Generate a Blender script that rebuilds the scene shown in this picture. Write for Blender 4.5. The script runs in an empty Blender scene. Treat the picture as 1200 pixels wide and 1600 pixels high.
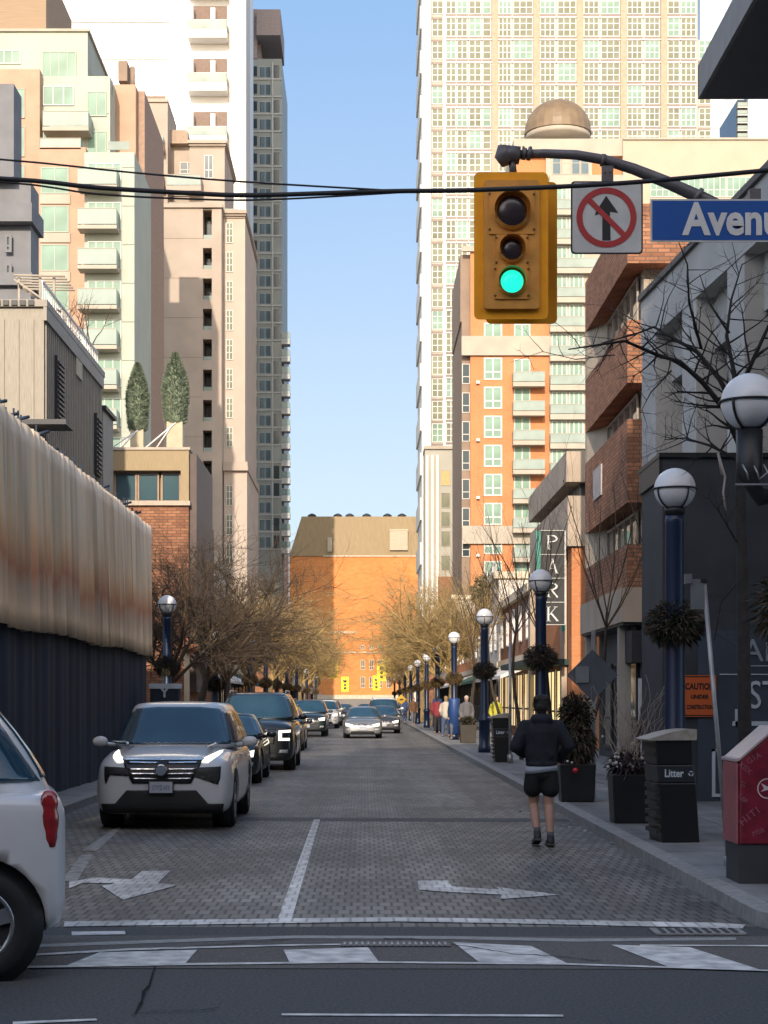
import bpy, bmesh, math, random
from mathutils import Vector, Matrix
from mathutils.bvhtree import BVHTree
R = math.radians
scene = bpy.context.scene
COL = scene.collection
# ------------------------------------------------------------------ camera
F, VX, VY, H = 2700.0, 570.0, 1095.0, 1.7          # focal length and vanishing point in photo pixels, eye height
cd = bpy.data.cameras.new('camera'); cam = bpy.data.objects.new('camera', cd); COL.objects.link(cam)
cam.location = (0, 0, H); cam.rotation_euler = (R(90), 0, 0)
cd.sensor_fit = 'VERTICAL'; cd.sensor_height = 36; cd.sensor_width = 27
cd.lens = F * 36 / 1600; cd.shift_x = 30 / 1600; cd.shift_y = 295 / 1600
cd.clip_start = .1; cd.clip_end = 6000
cd.dof.use_dof = False
scene.camera = cam
# ------------------------------------------------------------------ light
SUN_AZ, SUN_EL = 186.0, 22.0                        # sun behind the viewer, a little to the left
world = bpy.data.worlds.new('World'); scene.world = world; world.use_nodes = True
nt = world.node_tree; nt.nodes.clear()
out = nt.nodes.new('ShaderNodeOutputWorld'); bg = nt.nodes.new('ShaderNodeBackground')
sky = nt.nodes.new('ShaderNodeTexSky'); sky.sky_type = 'NISHITA'; sky.sun_disc = False
sky.sun_elevation = R(SUN_EL); sky.sun_rotation = R(SUN_AZ); sky.altitude = 100
sky.air_density = 1.0; sky.dust_density = 1.2; sky.ozone_density = 2.4
bg.inputs[1].default_value = 0.15
# thin low cloud bank near the horizon, a part of the sky itself
tc = nt.nodes.new('ShaderNodeTexCoord'); sp = nt.nodes.new('ShaderNodeSeparateXYZ')
nt.links.new(tc.outputs['Generated'], sp.inputs[0])
mp = nt.nodes.new('ShaderNodeMapping'); mp.inputs['Scale'].default_value = (2, 2, 9)
nz = nt.nodes.new('ShaderNodeTexNoise'); nz.inputs['Scale'].default_value = 2.2; nz.inputs['Detail'].default_value = 6
nt.links.new(tc.outputs['Generated'], mp.inputs[0]); nt.links.new(mp.outputs[0], nz.inputs['Vector'])
m1 = nt.nodes.new('ShaderNodeMath'); m1.operation = 'MULTIPLY_ADD'; m1.inputs[1].default_value = .05; m1.inputs[2].default_value = -.025
nt.links.new(nz.outputs[0], m1.inputs[0])
m2 = nt.nodes.new('ShaderNodeMath'); m2.operation = 'ADD'
nt.links.new(sp.outputs['Z'], m2.inputs[0]); nt.links.new(m1.outputs[0], m2.inputs[1])
rm = nt.nodes.new('ShaderNodeMapRange'); rm.interpolation_type = 'SMOOTHSTEP'
rm.inputs['From Min'].default_value = .46; rm.inputs['From Max'].default_value = .06
rm.inputs['To Min'].default_value = 0.0; rm.inputs['To Max'].default_value = 1.0
nt.links.new(m2.outputs[0], rm.inputs[0])
mx = nt.nodes.new('ShaderNodeMix'); mx.data_type = 'RGBA'
ea = nt.nodes.new('ShaderNodeMapRange'); ea.inputs['From Min'].default_value = 0; ea.inputs['From Max'].default_value = .8   # the bank lies ahead, in the east
nt.links.new(sp.outputs['Y'], ea.inputs[0]); ea.inputs['To Max'].default_value = .85
ec = nt.nodes.new('ShaderNodeMix'); ec.data_type = 'RGBA'; ec.inputs[6].default_value = (.72, 1.30, 2.20, 1); ec.inputs[7].default_value = (1.62, 1.84, 2.15, 1)
nt.links.new(rm.outputs[0], ec.inputs[0]); nt.links.new(ec.outputs[2], mx.inputs[7]); nt.links.new(ea.outputs[0], mx.inputs[0])
# warm glow added to the unseen western sky to lift and warm the shade
wa = nt.nodes.new('ShaderNodeMapRange'); wa.inputs['From Min'].default_value = .1; wa.inputs['From Max'].default_value = -.9; wa.inputs['To Max'].default_value = .5; nt.links.new(sp.outputs['Y'], wa.inputs[0])
wx = nt.nodes.new('ShaderNodeMix'); wx.data_type = 'RGBA'; wx.inputs[7].default_value = (7.0, 5.6, 4.2, 1); nt.links.new(wa.outputs[0], wx.inputs[0]); nt.links.new(mx.outputs[2], wx.inputs[6]); nt.links.new(sky.outputs[0], mx.inputs[6]); 
nt.links.new(wx.outputs[2], bg.inputs[0]); nt.links.new(bg.outputs[0], out.inputs[0])
sd = bpy.data.lights.new('sun', 'SUN'); sun = bpy.data.objects.new('sun', sd); COL.objects.link(sun)
sd.energy = 2.0; sd.angle = R(.55); sd.color = (1.0, .86, .70)
_a = R(SUN_AZ); _e = R(SUN_EL)
_dir = Vector((math.sin(_a) * math.cos(_e), math.cos(_a) * math.cos(_e), math.sin(_e)))
sun.rotation_euler = (-_dir).to_track_quat('-Z', 'Y').to_euler()
scene.view_settings.view_transform = 'Standard'; scene.view_settings.look = 'None'
scene.view_settings.exposure = 1.25; scene.view_settings.gamma = 1.0; scene.view_settings.use_curve_mapping = False
scene.render.engine = 'CYCLES'
scene.cycles.max_bounces = 6; scene.cycles.diffuse_bounces = 3; scene.cycles.glossy_bounces = 3
scene.cycles.transmission_bounces = 3; scene.cycles.transparent_max_bounces = 6
scene.cycles.use_denoising = True; scene.cycles.caustics_reflective = False; scene.cycles.caustics_refractive = False
scene.cycles.sample_clamp_indirect = 6

def W(px, py, d):
    """point seen at photo pixel (px,py) when it stands d metres away"""
    return ((px - VX) * d / F, d, H + (VY - py) * d / F)
def PX(px, d): return (px - VX) * d / F
def PZ(py, d): return H + (VY - py) * d / F
def G(px, py):
    d = F * H / (py - VY)
    return ((px - VX) * d / F, d)

# ------------------------------------------------------------------ materials
MATS = {}
def mat(name, col, rough=.7, metal=0.0, var=.12, scale=3.0, bump=0.0, spec=.5, emit=0.0, coat=0.0, stretch=None, col2=None, detail=5):
    if name in MATS: return MATS[name]
    m = bpy.data.materials.new(name); m.use_nodes = True; n = m.node_tree.nodes; l = m.node_tree.links
    b = n['Principled BSDF']; b.inputs['Roughness'].default_value = rough; b.inputs['Metallic'].default_value = metal
    b.inputs['Specular IOR Level'].default_value = spec; b.inputs['Coat Weight'].default_value = coat
    t = n.new('ShaderNodeTexCoord'); src = t.outputs['Object']
    if stretch:
        q = n.new('ShaderNodeMapping'); q.inputs['Scale'].default_value = stretch; l.new(src, q.inputs[0]); src = q.outputs[0]
    z = n.new('ShaderNodeTexNoise'); z.inputs['Scale'].default_value = scale; z.inputs['Detail'].default_value = detail
    l.new(src, z.inputs['Vector'])
    c = n.new('ShaderNodeMix'); c.data_type = 'RGBA'
    if col2 is None:
        a_ = [max(0, x * (1 - var)) for x in col]; b_ = [min(1, x * (1 + var)) for x in col]
    else: a_, b_ = col, col2
    c.inputs[6].default_value = (*a_, 1); c.inputs[7].default_value = (*b_, 1)
    mr = n.new('ShaderNodeMapRange'); mr.inputs['From Min'].default_value = .32; mr.inputs['From Max'].default_value = .68
    l.new(z.outputs[0], mr.inputs[0]); l.new(mr.outputs[0], c.inputs[0]); l.new(c.outputs[2], b.inputs['Base Color'])
    if bump:
        u = n.new('ShaderNodeBump'); u.inputs['Strength'].default_value = bump; u.inputs['Distance'].default_value = .02
        l.new(z.outputs[0], u.inputs['Height']); l.new(u.outputs[0], b.inputs['Normal'])
    if emit:
        b.inputs['Emission Color'].default_value = (*col, 1); b.inputs['Emission Strength'].default_value = emit
    MATS[name] = m; return m
def brick(name, c1, c2, mortar, bw=.22, bh=.075, ms=.012, ground=False, rough=.85, bump=.4, var=.35, offset=.5, nscale=1.0):
    if name in MATS: return MATS[name]
    m = bpy.data.materials.new(name); m.use_nodes = True; n = m.node_tree.nodes; l = m.node_tree.links
    b = n['Principled BSDF']; b.inputs['Roughness'].default_value = rough; b.inputs['Specular IOR Level'].default_value = .3
    t = n.new('ShaderNodeTexCoord')
    s = n.new('ShaderNodeSeparateXYZ'); l.new(t.outputs['Object'], s.inputs[0])
    cb = n.new('ShaderNodeCombineXYZ')
    if ground: l.new(s.outputs['X'], cb.inputs[0]); l.new(s.outputs['Y'], cb.inputs[1])
    else:
        ad = n.new('ShaderNodeMath'); l.new(s.outputs['X'], ad.inputs[0]); l.new(s.outputs['Y'], ad.inputs[1]); l.new(ad.outputs[0], cb.inputs[0]); l.new(s.outputs['Z'], cb.inputs[1])
    k = n.new('ShaderNodeTexBrick'); k.offset = offset; l.new(cb.outputs[0], k.inputs['Vector'])
    k.inputs['Scale'].default_value = 1; k.inputs['Brick Width'].default_value = bw; k.inputs['Row Height'].default_value = bh
    k.inputs['Mortar Size'].default_value = ms; k.inputs['Mortar Smooth'].default_value = .3; k.inputs['Bias'].default_value = 0
    k.inputs['Color1'].default_value = (*c1, 1); k.inputs['Color2'].default_value = (*c2, 1); k.inputs['Mortar'].default_value = (*mortar, 1)
    z = n.new('ShaderNodeTexNoise'); z.inputs['Scale'].default_value = nscale; z.inputs['Detail'].default_value = 6; l.new(t.outputs['Object'], z.inputs['Vector'])
    mr = n.new('ShaderNodeMapRange'); mr.inputs['From Min'].default_value = .3; mr.inputs['From Max'].default_value = .7
    mr.inputs['To Min'].default_value = 1 - var; mr.inputs['To Max'].default_value = 1 + var; l.new(z.outputs[0], mr.inputs[0])
    x = n.new('ShaderNodeVectorMath'); x.operation = 'SCALE'; l.new(k.outputs['Color'], x.inputs[0]); l.new(mr.outputs[0], x.inputs['Scale'])
    last = x.outputs[0]
    if ground:                                     # tyre tracks and stains run along the street
        q = n.new('ShaderNodeMapping'); q.inputs['Scale'].default_value = (1.1, .035, 1); l.new(t.outputs['Object'], q.inputs[0])
        z2 = n.new('ShaderNodeTexNoise'); z2.inputs['Scale'].default_value = 1.3; z2.inputs['Detail'].default_value = 5; l.new(q.outputs[0], z2.inputs['Vector'])
        m2 = n.new('ShaderNodeMapRange'); m2.inputs['From Min'].default_value = .36; m2.inputs['From Max'].default_value = .62; m2.inputs['To Min'].default_value = .68; m2.inputs['To Max'].default_value = 1.12; l.new(z2.outputs[0], m2.inputs[0])
        x2 = n.new('ShaderNodeVectorMath'); x2.operation = 'SCALE'; l.new(last, x2.inputs[0]); l.new(m2.outputs[0], x2.inputs['Scale']); last = x2.outputs[0]
    l.new(last, b.inputs['Base Color'])
    u = n.new('ShaderNodeBump'); u.inputs['Strength'].default_value = bump; u.inputs['Distance'].default_value = .01; u.invert = True
    l.new(k.outputs['Fac'], u.inputs['Height']); l.new(u.outputs[0], b.inputs['Normal'])
    MATS[name] = m; return m
def glass(name, col, rough=.06, spec=.9, metal=0.0):
    return mat(name, col, rough, metal, var=.25, scale=.35, spec=spec, detail=2)

# ------------------------------------------------------------------ mesh builder
class MB:
    def __init__(s): s.v = []; s.f = []; s.m = []; s.sm = []
    def add(s, vs, fs, mi=0, smooth=False):
        o = len(s.v); s.v += [tuple(p) for p in vs]
        for f in fs: s.f.append([o + i for i in f]); s.m.append(mi); s.sm.append(smooth)
        return s
    def quad(s, a, b, c, d, mi=0): return s.add([a, b, c, d], [(0, 1, 2, 3)], mi)
    def box(s, x0, x1, y0, y1, z0, z1, mi=0):
        if x0 > x1: x0, x1 = x1, x0
        if y0 > y1: y0, y1 = y1, y0
        if z0 > z1: z0, z1 = z1, z0
        v = [(x, y, z) for x in (x0, x1) for y in (y0, y1) for z in (z0, z1)]
        return s.add(v, [(0, 1, 3, 2), (4, 6, 7, 5), (0, 4, 5, 1), (2, 3, 7, 6), (0, 2, 6, 4), (1, 5, 7, 3)], mi)
    def prism(s, poly, axis, a, b, mi=0):
        n = len(poly)
        def P(p, c):
            if axis == 'y': return (p[0], c, p[1])
            if axis == 'x': return (c, p[0], p[1])
            return (p[0], p[1], c)
        v = [P(p, a) for p in poly] + [P(p, b) for p in poly]
        area = sum(poly[i][0] * poly[(i + 1) % n][1] - poly[(i + 1) % n][0] * poly[i][1] for i in range(n))
        f = [tuple(range(n)), tuple(range(2 * n - 1, n - 1, -1))] + [(i, i + n, (i + 1) % n + n, (i + 1) % n) for i in range(n)]
        flip = (area > 0) == (a < b)
        if axis == 'y': flip = not flip
        if flip: f = [tuple(reversed(q)) for q in f]
        return s.add(v, f, mi)
    def path(s, pts, rad, n=8, mi=0, cap=True, smooth=True):
        pts = [Vector(p) for p in pts]
        if not hasattr(rad, '__len__'): rad = [rad] * len(pts)
        vs = []; fs = []; prev = None
        for i, p in enumerate(pts):
            t = (pts[min(i + 1, len(pts) - 1)] - pts[max(i - 1, 0)])
            if t.length < 1e-9: t = Vector((0, 0, 1))
            t.normalize()
            if prev is None: u = t.orthogonal().normalized()
            else:
                u = prev - t * prev.dot(t); u = u.normalized() if u.length > 1e-6 else t.orthogonal().normalized()
            prev = u; w = t.cross(u)
            for k in range(n):
                a = 2 * math.pi * k / n
                vs.append(p + (u * math.cos(a) + w * math.sin(a)) * rad[i])
        for i in range(len(pts) - 1):
            for k in range(n):
                a = i * n + k; b = i * n + (k + 1) % n
                fs.append((a, b, b + n, a + n))
        if cap: fs.append(tuple(reversed(range(n)))); fs.append(tuple(range(len(vs) - n, len(vs))))
        return s.add(vs, fs, mi, smooth)
    def tube(s, p0, p1, r0, r1=None, n=10, mi=0): return s.path([p0, p1], [r0, r0 if r1 is None else r1], n, mi)
    def lathe(s, prof, c=(0, 0, 0), n=24, mi=0, axis='z', smooth=True):
        vs = []; fs = []
        for r, z in prof:
            for k in range(n):
                a = 2 * math.pi * k / n; x, y = r * math.cos(a), r * math.sin(a)
                p = (x, y, z) if axis == 'z' else ((z, x, y) if axis == 'x' else (y, z, x))
                vs.append((p[0] + c[0], p[1] + c[1], p[2] + c[2]))
        for i in range(len(prof) - 1):
            for k in range(n):
                a = i * n + k; b = i * n + (k + 1) % n; fs.append((a, b, b + n, a + n))
        fs.append(tuple(reversed(range(n)))); fs.append(tuple(range(len(vs) - n, len(vs))))
        return s.add(vs, fs, mi, smooth)
    def sphere(s, c, r, n=20, m=12, mi=0, sz=1.0):
        prof = [(max(1e-4, r * math.sin(math.pi * i / m)), -r * sz * math.cos(math.pi * i / m)) for i in range(m + 1)]
        return s.lathe(prof, c, n, mi)
    def build(s, name, mats, parent=None, kind=None, loc=None, rot=None, off=None):
        me = bpy.data.meshes.new(name)
        o = off if off is not None else OFF.get(parent.name if parent else None, (0, 0, 0))
        v = [(p[0] - o[0], p[1] - o[1], p[2] - o[2]) for p in s.v]
        me.from_pydata(v, [], s.f)
        if not isinstance(mats, (list, tuple)): mats = [mats]
        for q in mats: me.materials.append(q)
        me.polygons.foreach_set('material_index', s.m); me.polygons.foreach_set('use_smooth', s.sm); me.update()
        ob = bpy.data.objects.new(name, me); COL.objects.link(ob)
        if parent: ob.parent = parent; OFF[ob.name] = o
        if kind: ob['kind'] = kind
        if loc: ob.location = loc
        if rot: ob.rotation_euler = rot
        return ob
OFF = {}
def thing(name, label, cat, loc=(0, 0, 0), group=None, rz=0):
    o = bpy.data.objects.new(name, None); COL.objects.link(o); o.location = loc; o.rotation_euler = (0, 0, rz)
    o.empty_display_size = .3
    o['label'] = label; o['category'] = cat
    if group: o['group'] = group
    OFF[o.name] = tuple(loc); return o
def tag(o, label, cat, group=None):
    o['label'] = label; o['category'] = cat
    if group: o['group'] = group
    return o
def inst(me, name, parent, wloc, rz=0, scale=None):
    """one more object on shared mesh data, at world point wloc (parent unrotated)"""
    o = bpy.data.objects.new(name, me); COL.objects.link(o); f = OFF.get(parent.name, (0, 0, 0)) if parent else (0, 0, 0)
    o.location = (wloc[0] - f[0], wloc[1] - f[1], wloc[2] - f[2]); o.rotation_euler = (0, 0, rz)
    if scale: o.scale = scale
    if parent: o.parent = parent
    return o
def kids(o): return [c for c in bpy.data.objects if c.parent == o]
def copy_tree(o, loc=None, rz=None, label=None, parent=None, ch=None):
    c = o.copy(); COL.objects.link(c)
    if parent: c.parent = parent
    if loc is not None: c.location = loc
    if rz is not None: c.rotation_euler = (0, 0, rz)
    if label: c['label'] = label
    for k in kids(o): copy_tree(k, parent=c)
    OFF[c.name] = tuple(c.location) if parent is None else (0, 0, 0)
    return c
def only(mb, name, mats):
    """mesh data alone, for sharing"""
    me = bpy.data.meshes.new(name); me.from_pydata(mb.v, [], mb.f)
    for q in (mats if isinstance(mats, (list, tuple)) else [mats]): me.materials.append(q)
    me.polygons.foreach_set('material_index', mb.m); me.polygons.foreach_set('use_smooth', mb.sm); me.update(); return me
def text_mb(s, size, bold=0.0, depth=.004, align='CENTER', squeeze=1.0):
    """flat upright lettering in the XZ plane, centred, facing -Y"""
    cu = bpy.data.curves.new('t', 'FONT'); cu.body = s; cu.size = size; cu.extrude = depth; cu.offset = bold
    cu.align_x = align; cu.align_y = 'CENTER'; cu.resolution_u = 3
    ob = bpy.data.objects.new('t', cu); COL.objects.link(ob); bpy.context.view_layer.update()
    me = bpy.data.meshes.new_from_object(ob.evaluated_get(bpy.context.evaluated_depsgraph_get()))
    mb = MB(); mb.add([(v.co.x * squeeze, -v.co.z, v.co.y) for v in me.vertices], [tuple(p.vertices) for p in me.polygons])
    bpy.data.objects.remove(ob); bpy.data.curves.remove(cu); bpy.data.meshes.remove(me); return mb
def xf(mb, M):
    mb.v = [tuple(M @ Vector(p)) for p in mb.v]; return mb
def merge(a, b, mi=None):
    o = len(a.v); a.v += b.v; a.f += [[o + i for i in f] for f in b.f]; a.m += (b.m if mi is None else [mi] * len(b.m)); a.sm += b.sm; return a
def apply_mods(ob):
    bpy.context.view_layer.update()
    me = bpy.data.meshes.new_from_object(ob.evaluated_get(bpy.context.evaluated_depsgraph_get()))
    me.name = ob.name; ob.modifiers.clear(); ob.data = me; return ob

# ------------------------------------------------------------------ palette
asphalt = mat('asphalt', (.028, .030, .033), .8, var=.3, scale=45, bump=.6, col2=(.085, .085, .085), detail=10)
asphalt_old = mat('asphalt_old', (.060, .055, .050), .85, scale=70, bump=.5, col2=(.16, .145, .13), detail=8)
pavers = brick('pavers', (.115, .11, .10), (.205, .195, .175), (.052, .05, .047), bw=.112, bh=.27, ms=.012, ground=True, rough=.55, bump=.7, var=.42, nscale=.45)
paintp = brick('paint_on_pavers', (.58, .57, .53), (.70, .68, .64), (.42, .41, .385), bw=.112, bh=.27, ms=.012, ground=True, rough=.7, bump=.4, var=.22, nscale=3)
walkm = brick('sidewalk_slabs', (.20, .20, .20), (.25, .25, .245), (.06, .06, .06), bw=1.5, bh=1.5, ms=.012, ground=True, rough=.8, bump=.3, var=.25, offset=0, nscale=1.5)
kerbm = mat('kerb_concrete', (.20, .20, .195), .85, var=.3, scale=9, bump=.3, col2=(.30, .295, .28))
paintw = mat('road_paint', (.38, .375, .36), .7, scale=7, col2=(.76, .75, .70), detail=10)
black = mat('black_metal', (.010, .011, .013), .45)
darkm = mat('dark_metal', (.03, .033, .038), .5)
bluep = mat('blue_enamel', (.005, .016, .050), .35, var=.1)
white = mat('white_paint', (.72, .72, .70), .5, var=.05)
chrome = mat('chrome', (.7, .7, .72), .15, 1.0, var=.05)
rubber = mat('tyre_rubber', (.012, .012, .013), .8)
conc = mat('concrete', (.34, .32, .29), .85, var=.12, scale=1.2, bump=.1)
globe = mat('globe_glass', (.72, .73, .74), .25, var=.04, scale=6)
steel = mat('galvanised_steel', (.30, .31, .32), .45, .6, var=.15, scale=8)
# ------------------------------------------------------------------ the setting: ground, road, pavements, kerbs, paint
def struct(mb, name, m): return mb.build(name, m, kind='structure')
KR, KL = 2.95, -4.5                                  # kerb lines
g = MB(); g.quad((-1500, -400, -.03), (1500, -400, -.03), (1500, 3000, -.03), (-1500, 3000, -.03)); struct(g, 'ground', mat('ground_dirt', (.12, .115, .11), .9))
g = MB(); g.quad((-120, -25, 0), (120, -25, 0), (120, 13.0, 0), (-120, 13.0, 0)); struct(g, 'asphalt_road', asphalt)
g = MB(); g.quad((KL - .4, 13.0, 0), (KR + .02, 13.0, 0), (KR + .02, 338, 0), (KL - .4, 338, 0)); struct(g, 'paver_road', pavers)
g = MB(); g.quad((KL - 8, 11.05, .004), (KR + 9, 10.85, .004), (KR + 9, 12.35, .004), (KL - 8, 12.6, .004)); struct(g, 'crosswalk_asphalt', asphalt_old)
g = MB(); g.quad((-120, 338, 0), (120, 338, 0), (120, 349, 0), (-120, 349, 0)); struct(g, 'cross_street', asphalt)
# right pavement with the rounded corner
def corner(side):
    k = KR if side > 0 else KL; r = .8; pts = []
    for i in range(13):
        a = math.pi / 2 * i / 12
        pts.append((k + side * r * (1 - math.cos(a)), 12.35 + r - r * math.sin(a)))
    return pts
for side, nm in ((1, 'right'), (-1, 'left')):
    k = KR if side > 0 else KL; c = corner(side); far = 338
    c = [(k + side * .0, far)] + c + [(k + side * 60, 12.35)]
    inner = []
    for i, p in enumerate(c):
        a = Vector(c[max(i - 1, 0)]); b = Vector(c[min(i + 1, len(c) - 1)]); t = (b - a).normalized()
        nrm = Vector((-t.y, t.x)) * (1 if side > 0 else -1)
        inner.append((p[0] + nrm.x * .17, p[1] + nrm.y * .17))
    kb = MB(); n = len(c)
    for i in range(n - 1):
        a, b, ai, bi = c[i], c[i + 1], inner[i], inner[i + 1]
        kb.quad((a[0], a[1], -.02), (b[0], b[1], -.02), (b[0], b[1], .12), (a[0], a[1], .12))
        kb.quad((a[0], a[1], .12), (b[0], b[1], .12), (bi[0], bi[1], .135), (ai[0], ai[1], .135))
    struct(kb, 'kerb', kerbm)
    pw = MB(); poly = [(p[0], p[1]) for p in inner] + [(k + side * 60, far)]
    pw.prism(poly if side < 0 else poly, 'z', -.02, .13); struct(pw, 'pavement_' + nm, walkm)
# faint patches and cracks of the paving
def ground_poly(pts, z, m, name='road_marking'):
    mb = MB(); P = [G(*p) for p in pts]
    ar = sum(P[i][0] * P[(i + 1) % len(P)][1] - P[(i + 1) % len(P)][0] * P[i][1] for i in range(len(P)))
    if ar < 0: P = P[::-1]
    mb.add([(x, y, z) for x, y in P], [tuple(range(len(P)))]); return struct(mb, name, m)
ZP = .009
ground_poly([(155, 1490), (308, 1486), (290, 1507), (150, 1512), (100, 1512)], ZP, paintw)
ground_poly([(443, 1486), (575, 1482), (592, 1505), (452, 1505)], ZP, paintw)
ground_poly([(708, 1474), (830, 1480), (888, 1508), (748, 1505)], ZP, paintw)
ground_poly([(955, 1478), (1078, 1482), (1190, 1518), (1045, 1513)], ZP, paintw)
ground_poly([(20, 1512), (300, 1507), (560, 1504), (880, 1507), (1215, 1518), (1215, 1520), (880, 1509.5), (560, 1506.5), (300, 1510), (20, 1515)], ZP + .001, paintw)
ground_poly([(30, 1494), (200, 1484), (440, 1478), (640, 1475), (640, 1477), (440, 1480), (200, 1487), (30, 1497)], ZP + .001, paintw)
ground_poly([(1000, 1478), (1230, 1479), (1230, 1481), (1000, 1480)], ZP + .001, paintw)
kline = mat('kerb_strip', (.30, .295, .28), .8, var=.2, scale=12)
ground_poly([(20, 1478), (300, 1468), (460, 1463), (700, 1464), (900, 1468), (1150, 1466), (1150, 1470), (900, 1473), (700, 1468.5), (460, 1467.5), (300, 1473), (20, 1483)], .007, kline, 'concrete_strip')
ground_poly([(112, 1457), (195, 1456), (196, 1461), (112, 1463)], .007, paintw)
# stop line, centre line, edge line
ground_poly([(100, 1441), (620, 1434), (1120, 1443), (1165, 1446), (1160, 1452), (800, 1444), (620, 1441), (100, 1449)], .007, paintp)
ground_poly([(434, 1437), (456, 1437), (500, 1281), (490, 1281)], .006, paintp)
worn = mat('worn_paint', (.16, .155, .145), .8, scale=9, col2=(.42, .41, .38), detail=9)
ground_poly([(128, 1330), (152, 1330), (190, 1294), (180, 1294)], .006, worn)
ground_poly([(95, 1378), (120, 1378), (146, 1336), (128, 1336)], .006, worn)
# arrows
ground_poly([(652, 1377), (700, 1377), (706, 1386), (780, 1391), (776, 1387), (874, 1399), (782, 1406), (784, 1399), (690, 1394), (655, 1391)], .007, paintp)
ground_poly([(222, 1362), (267, 1361), (246, 1381), (278, 1384), (192, 1407), (158, 1385), (182, 1381), (130, 1380), (108, 1389), (108, 1379), (150, 1372), (206, 1375)], .007, paintp)
# near lines on the asphalt
ground_poly([(440, 1585), (880, 1587), (880, 1590), (440, 1588)], .006, paintw)
ground_poly([(20, 1598), (150, 1593), (152, 1596), (20, 1602)], .006, paintw)
# drain grate in the crosswalk
t = thing('drain_grate', 'long slotted iron drain grate set in the crosswalk', 'drain grate', (*G(618, 1478), .006))
fr = MB(); x, y = G(618, 1478); fr.box(x - .38, x + .38, y - .09, y + .09, .004, .012); fr.build('frame', darkm, t)
sl = MB()
for i in range(18): sl.box(x - .36 + i * .041, x - .345 + i * .041, y - .07, y + .07, .012, .02)
sl.build('grille', steel, t)
# cover set in the kerb corner
x, y = G(1090, 1457)
t = thing('catch_basin', 'worn square iron catch basin cover by the right kerb corner', 'manhole cover', (x, y, .006))
fr = MB(); fr.box(x - .33, x + .33, y - .16, y + .16, .003, .014); fr.build('frame', kerbm, t)
sl = MB()
for i in range(9): sl.box(x - .28 + i * .066, x - .25 + i * .066, y - .12, y + .12, .014, .02)
sl.build('grille', darkm, t)
# crack lines and tar patches on the asphalt
tar = mat('tar_seal', (.015, .015, .017), .9, spec=.1)
rnd = random.Random(5)
def crack(px, py, dx, dy, n, w, name='asphalt_crack'):
    P = [G(px, py)]
    for i in range(n): px += dx + rnd.uniform(-4, 4); py += dy + rnd.uniform(-1.5, 1.5); P.append(G(px, py))
    mb = MB()
    for i in range(n):
        a, b = Vector(P[i]), Vector(P[i + 1]); t = (b - a).normalized(); q = Vector((-t.y, t.x)) * w * rnd.uniform(.4, 1)
        mb.quad((*(a - q), .0105), (*(a + q), .0105), (*(b + q * .7), .0105), (*(b - q * .7), .0105))
    struct(mb, name, tar)
crack(243, 1512, -5, 9, 8, .012); crack(205, 1588, 14, -1.5, 10, .01); crack(600, 1468, 12, 1, 30, .012); crack(455, 1469, -14, .5, 16, .01); crack(700, 1300, 16, .3, 12, .02)
# darker trench patch across the pavers and a repaired strip
patch = mat('trench_patch', (.045, .046, .048), .7, var=.3, scale=14)
g = MB(); g.quad((-3.6, 24.6, .003), (2.9, 24.2, .003), (2.9, 24.9, .003), (-3.6, 25.3, .003)); struct(g, 'road_patch', patch)
g = MB(); g.quad((KL, 338, .10), (-4.4, 338, .1), (-4.4, 338.2, .1), (KL, 338.2, .1)); 
# ------------------------------------------------------------------ building helpers
WM = {}; WN = {}; REST = {}
def wmesh(w, h, nx, ny, fm, gm, fw=.07, dp=.06):
    k = (round(w, 1), round(h, 1), nx, ny, fm.name, gm.name, fw)
    if k in WM: return WM[k]
    mb = MB(); w, h = k[0], k[1]
    mb.box(0, w, -dp * .4, .0, 0, h, 1)
    mb.box(0, fw, -dp, 0, 0, h); mb.box(w - fw, w, -dp, 0, 0, h); mb.box(fw, w - fw, -dp, 0, 0, fw); mb.box(fw, w - fw, -dp, 0, h - fw, h)
    for i in range(1, nx): x = w * i / nx; mb.box(x - fw / 2, x + fw / 2, -dp * .9, 0, fw, h - fw)
    if ny > 1: 
        z = h * .36; mb.box(fw, w - fw, -dp * .8, 0, z - fw / 2, z + fw / 2)
    if ny > 2:
        z = h * .7; mb.box(fw, w - fw, -dp * .8, 0, z - fw / 2, z + fw / 2)
    WM[k] = (mb, only(mb, 'window', [fm, gm])); return WM[k]
def win(parent, x0, x1, z0, z1, y, nx, ny, fm, gm, rz=0, fw=.07, name='window', prio=False):
    """window whose lower left corner is at x0 (or at y for side walls)"""
    mb, me = wmesh(x1 - x0, z1 - z0, nx, ny, fm, gm, fw)
    n = WN.get(parent.name, 0)
    if n < 95: WN[parent.name] = n + 1; return inst(me, name, parent, (x0, y, z0), rz)
    r = REST.setdefault((parent.name, fm.name, gm.name), (MB(), parent, fm, gm))
    q = MB(); q.v = list(mb.v); q.f = [list(f) for f in mb.f]; q.m = list(mb.m); q.sm = list(mb.sm)
    xf(q, Matrix.Translation((x0, y, z0)) @ Matrix.Rotation(rz, 4, 'Z')); merge(r[0], q)
def winp(parent, px0, px1, py0, py1, d, nx, ny, fm, gm, fw=.07): 
    return win(parent, PX(px0, d), PX(px1, d), PZ(py1, d), PZ(py0, d), d - .02, nx, ny, fm, gm, 0, fw)
def flush():
    for mb, p, fm, gm in REST.values():
        o = mb.build('window', [fm, gm], p); o['kind'] = 'stuff'
    REST.clear()
BN = {}
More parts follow.
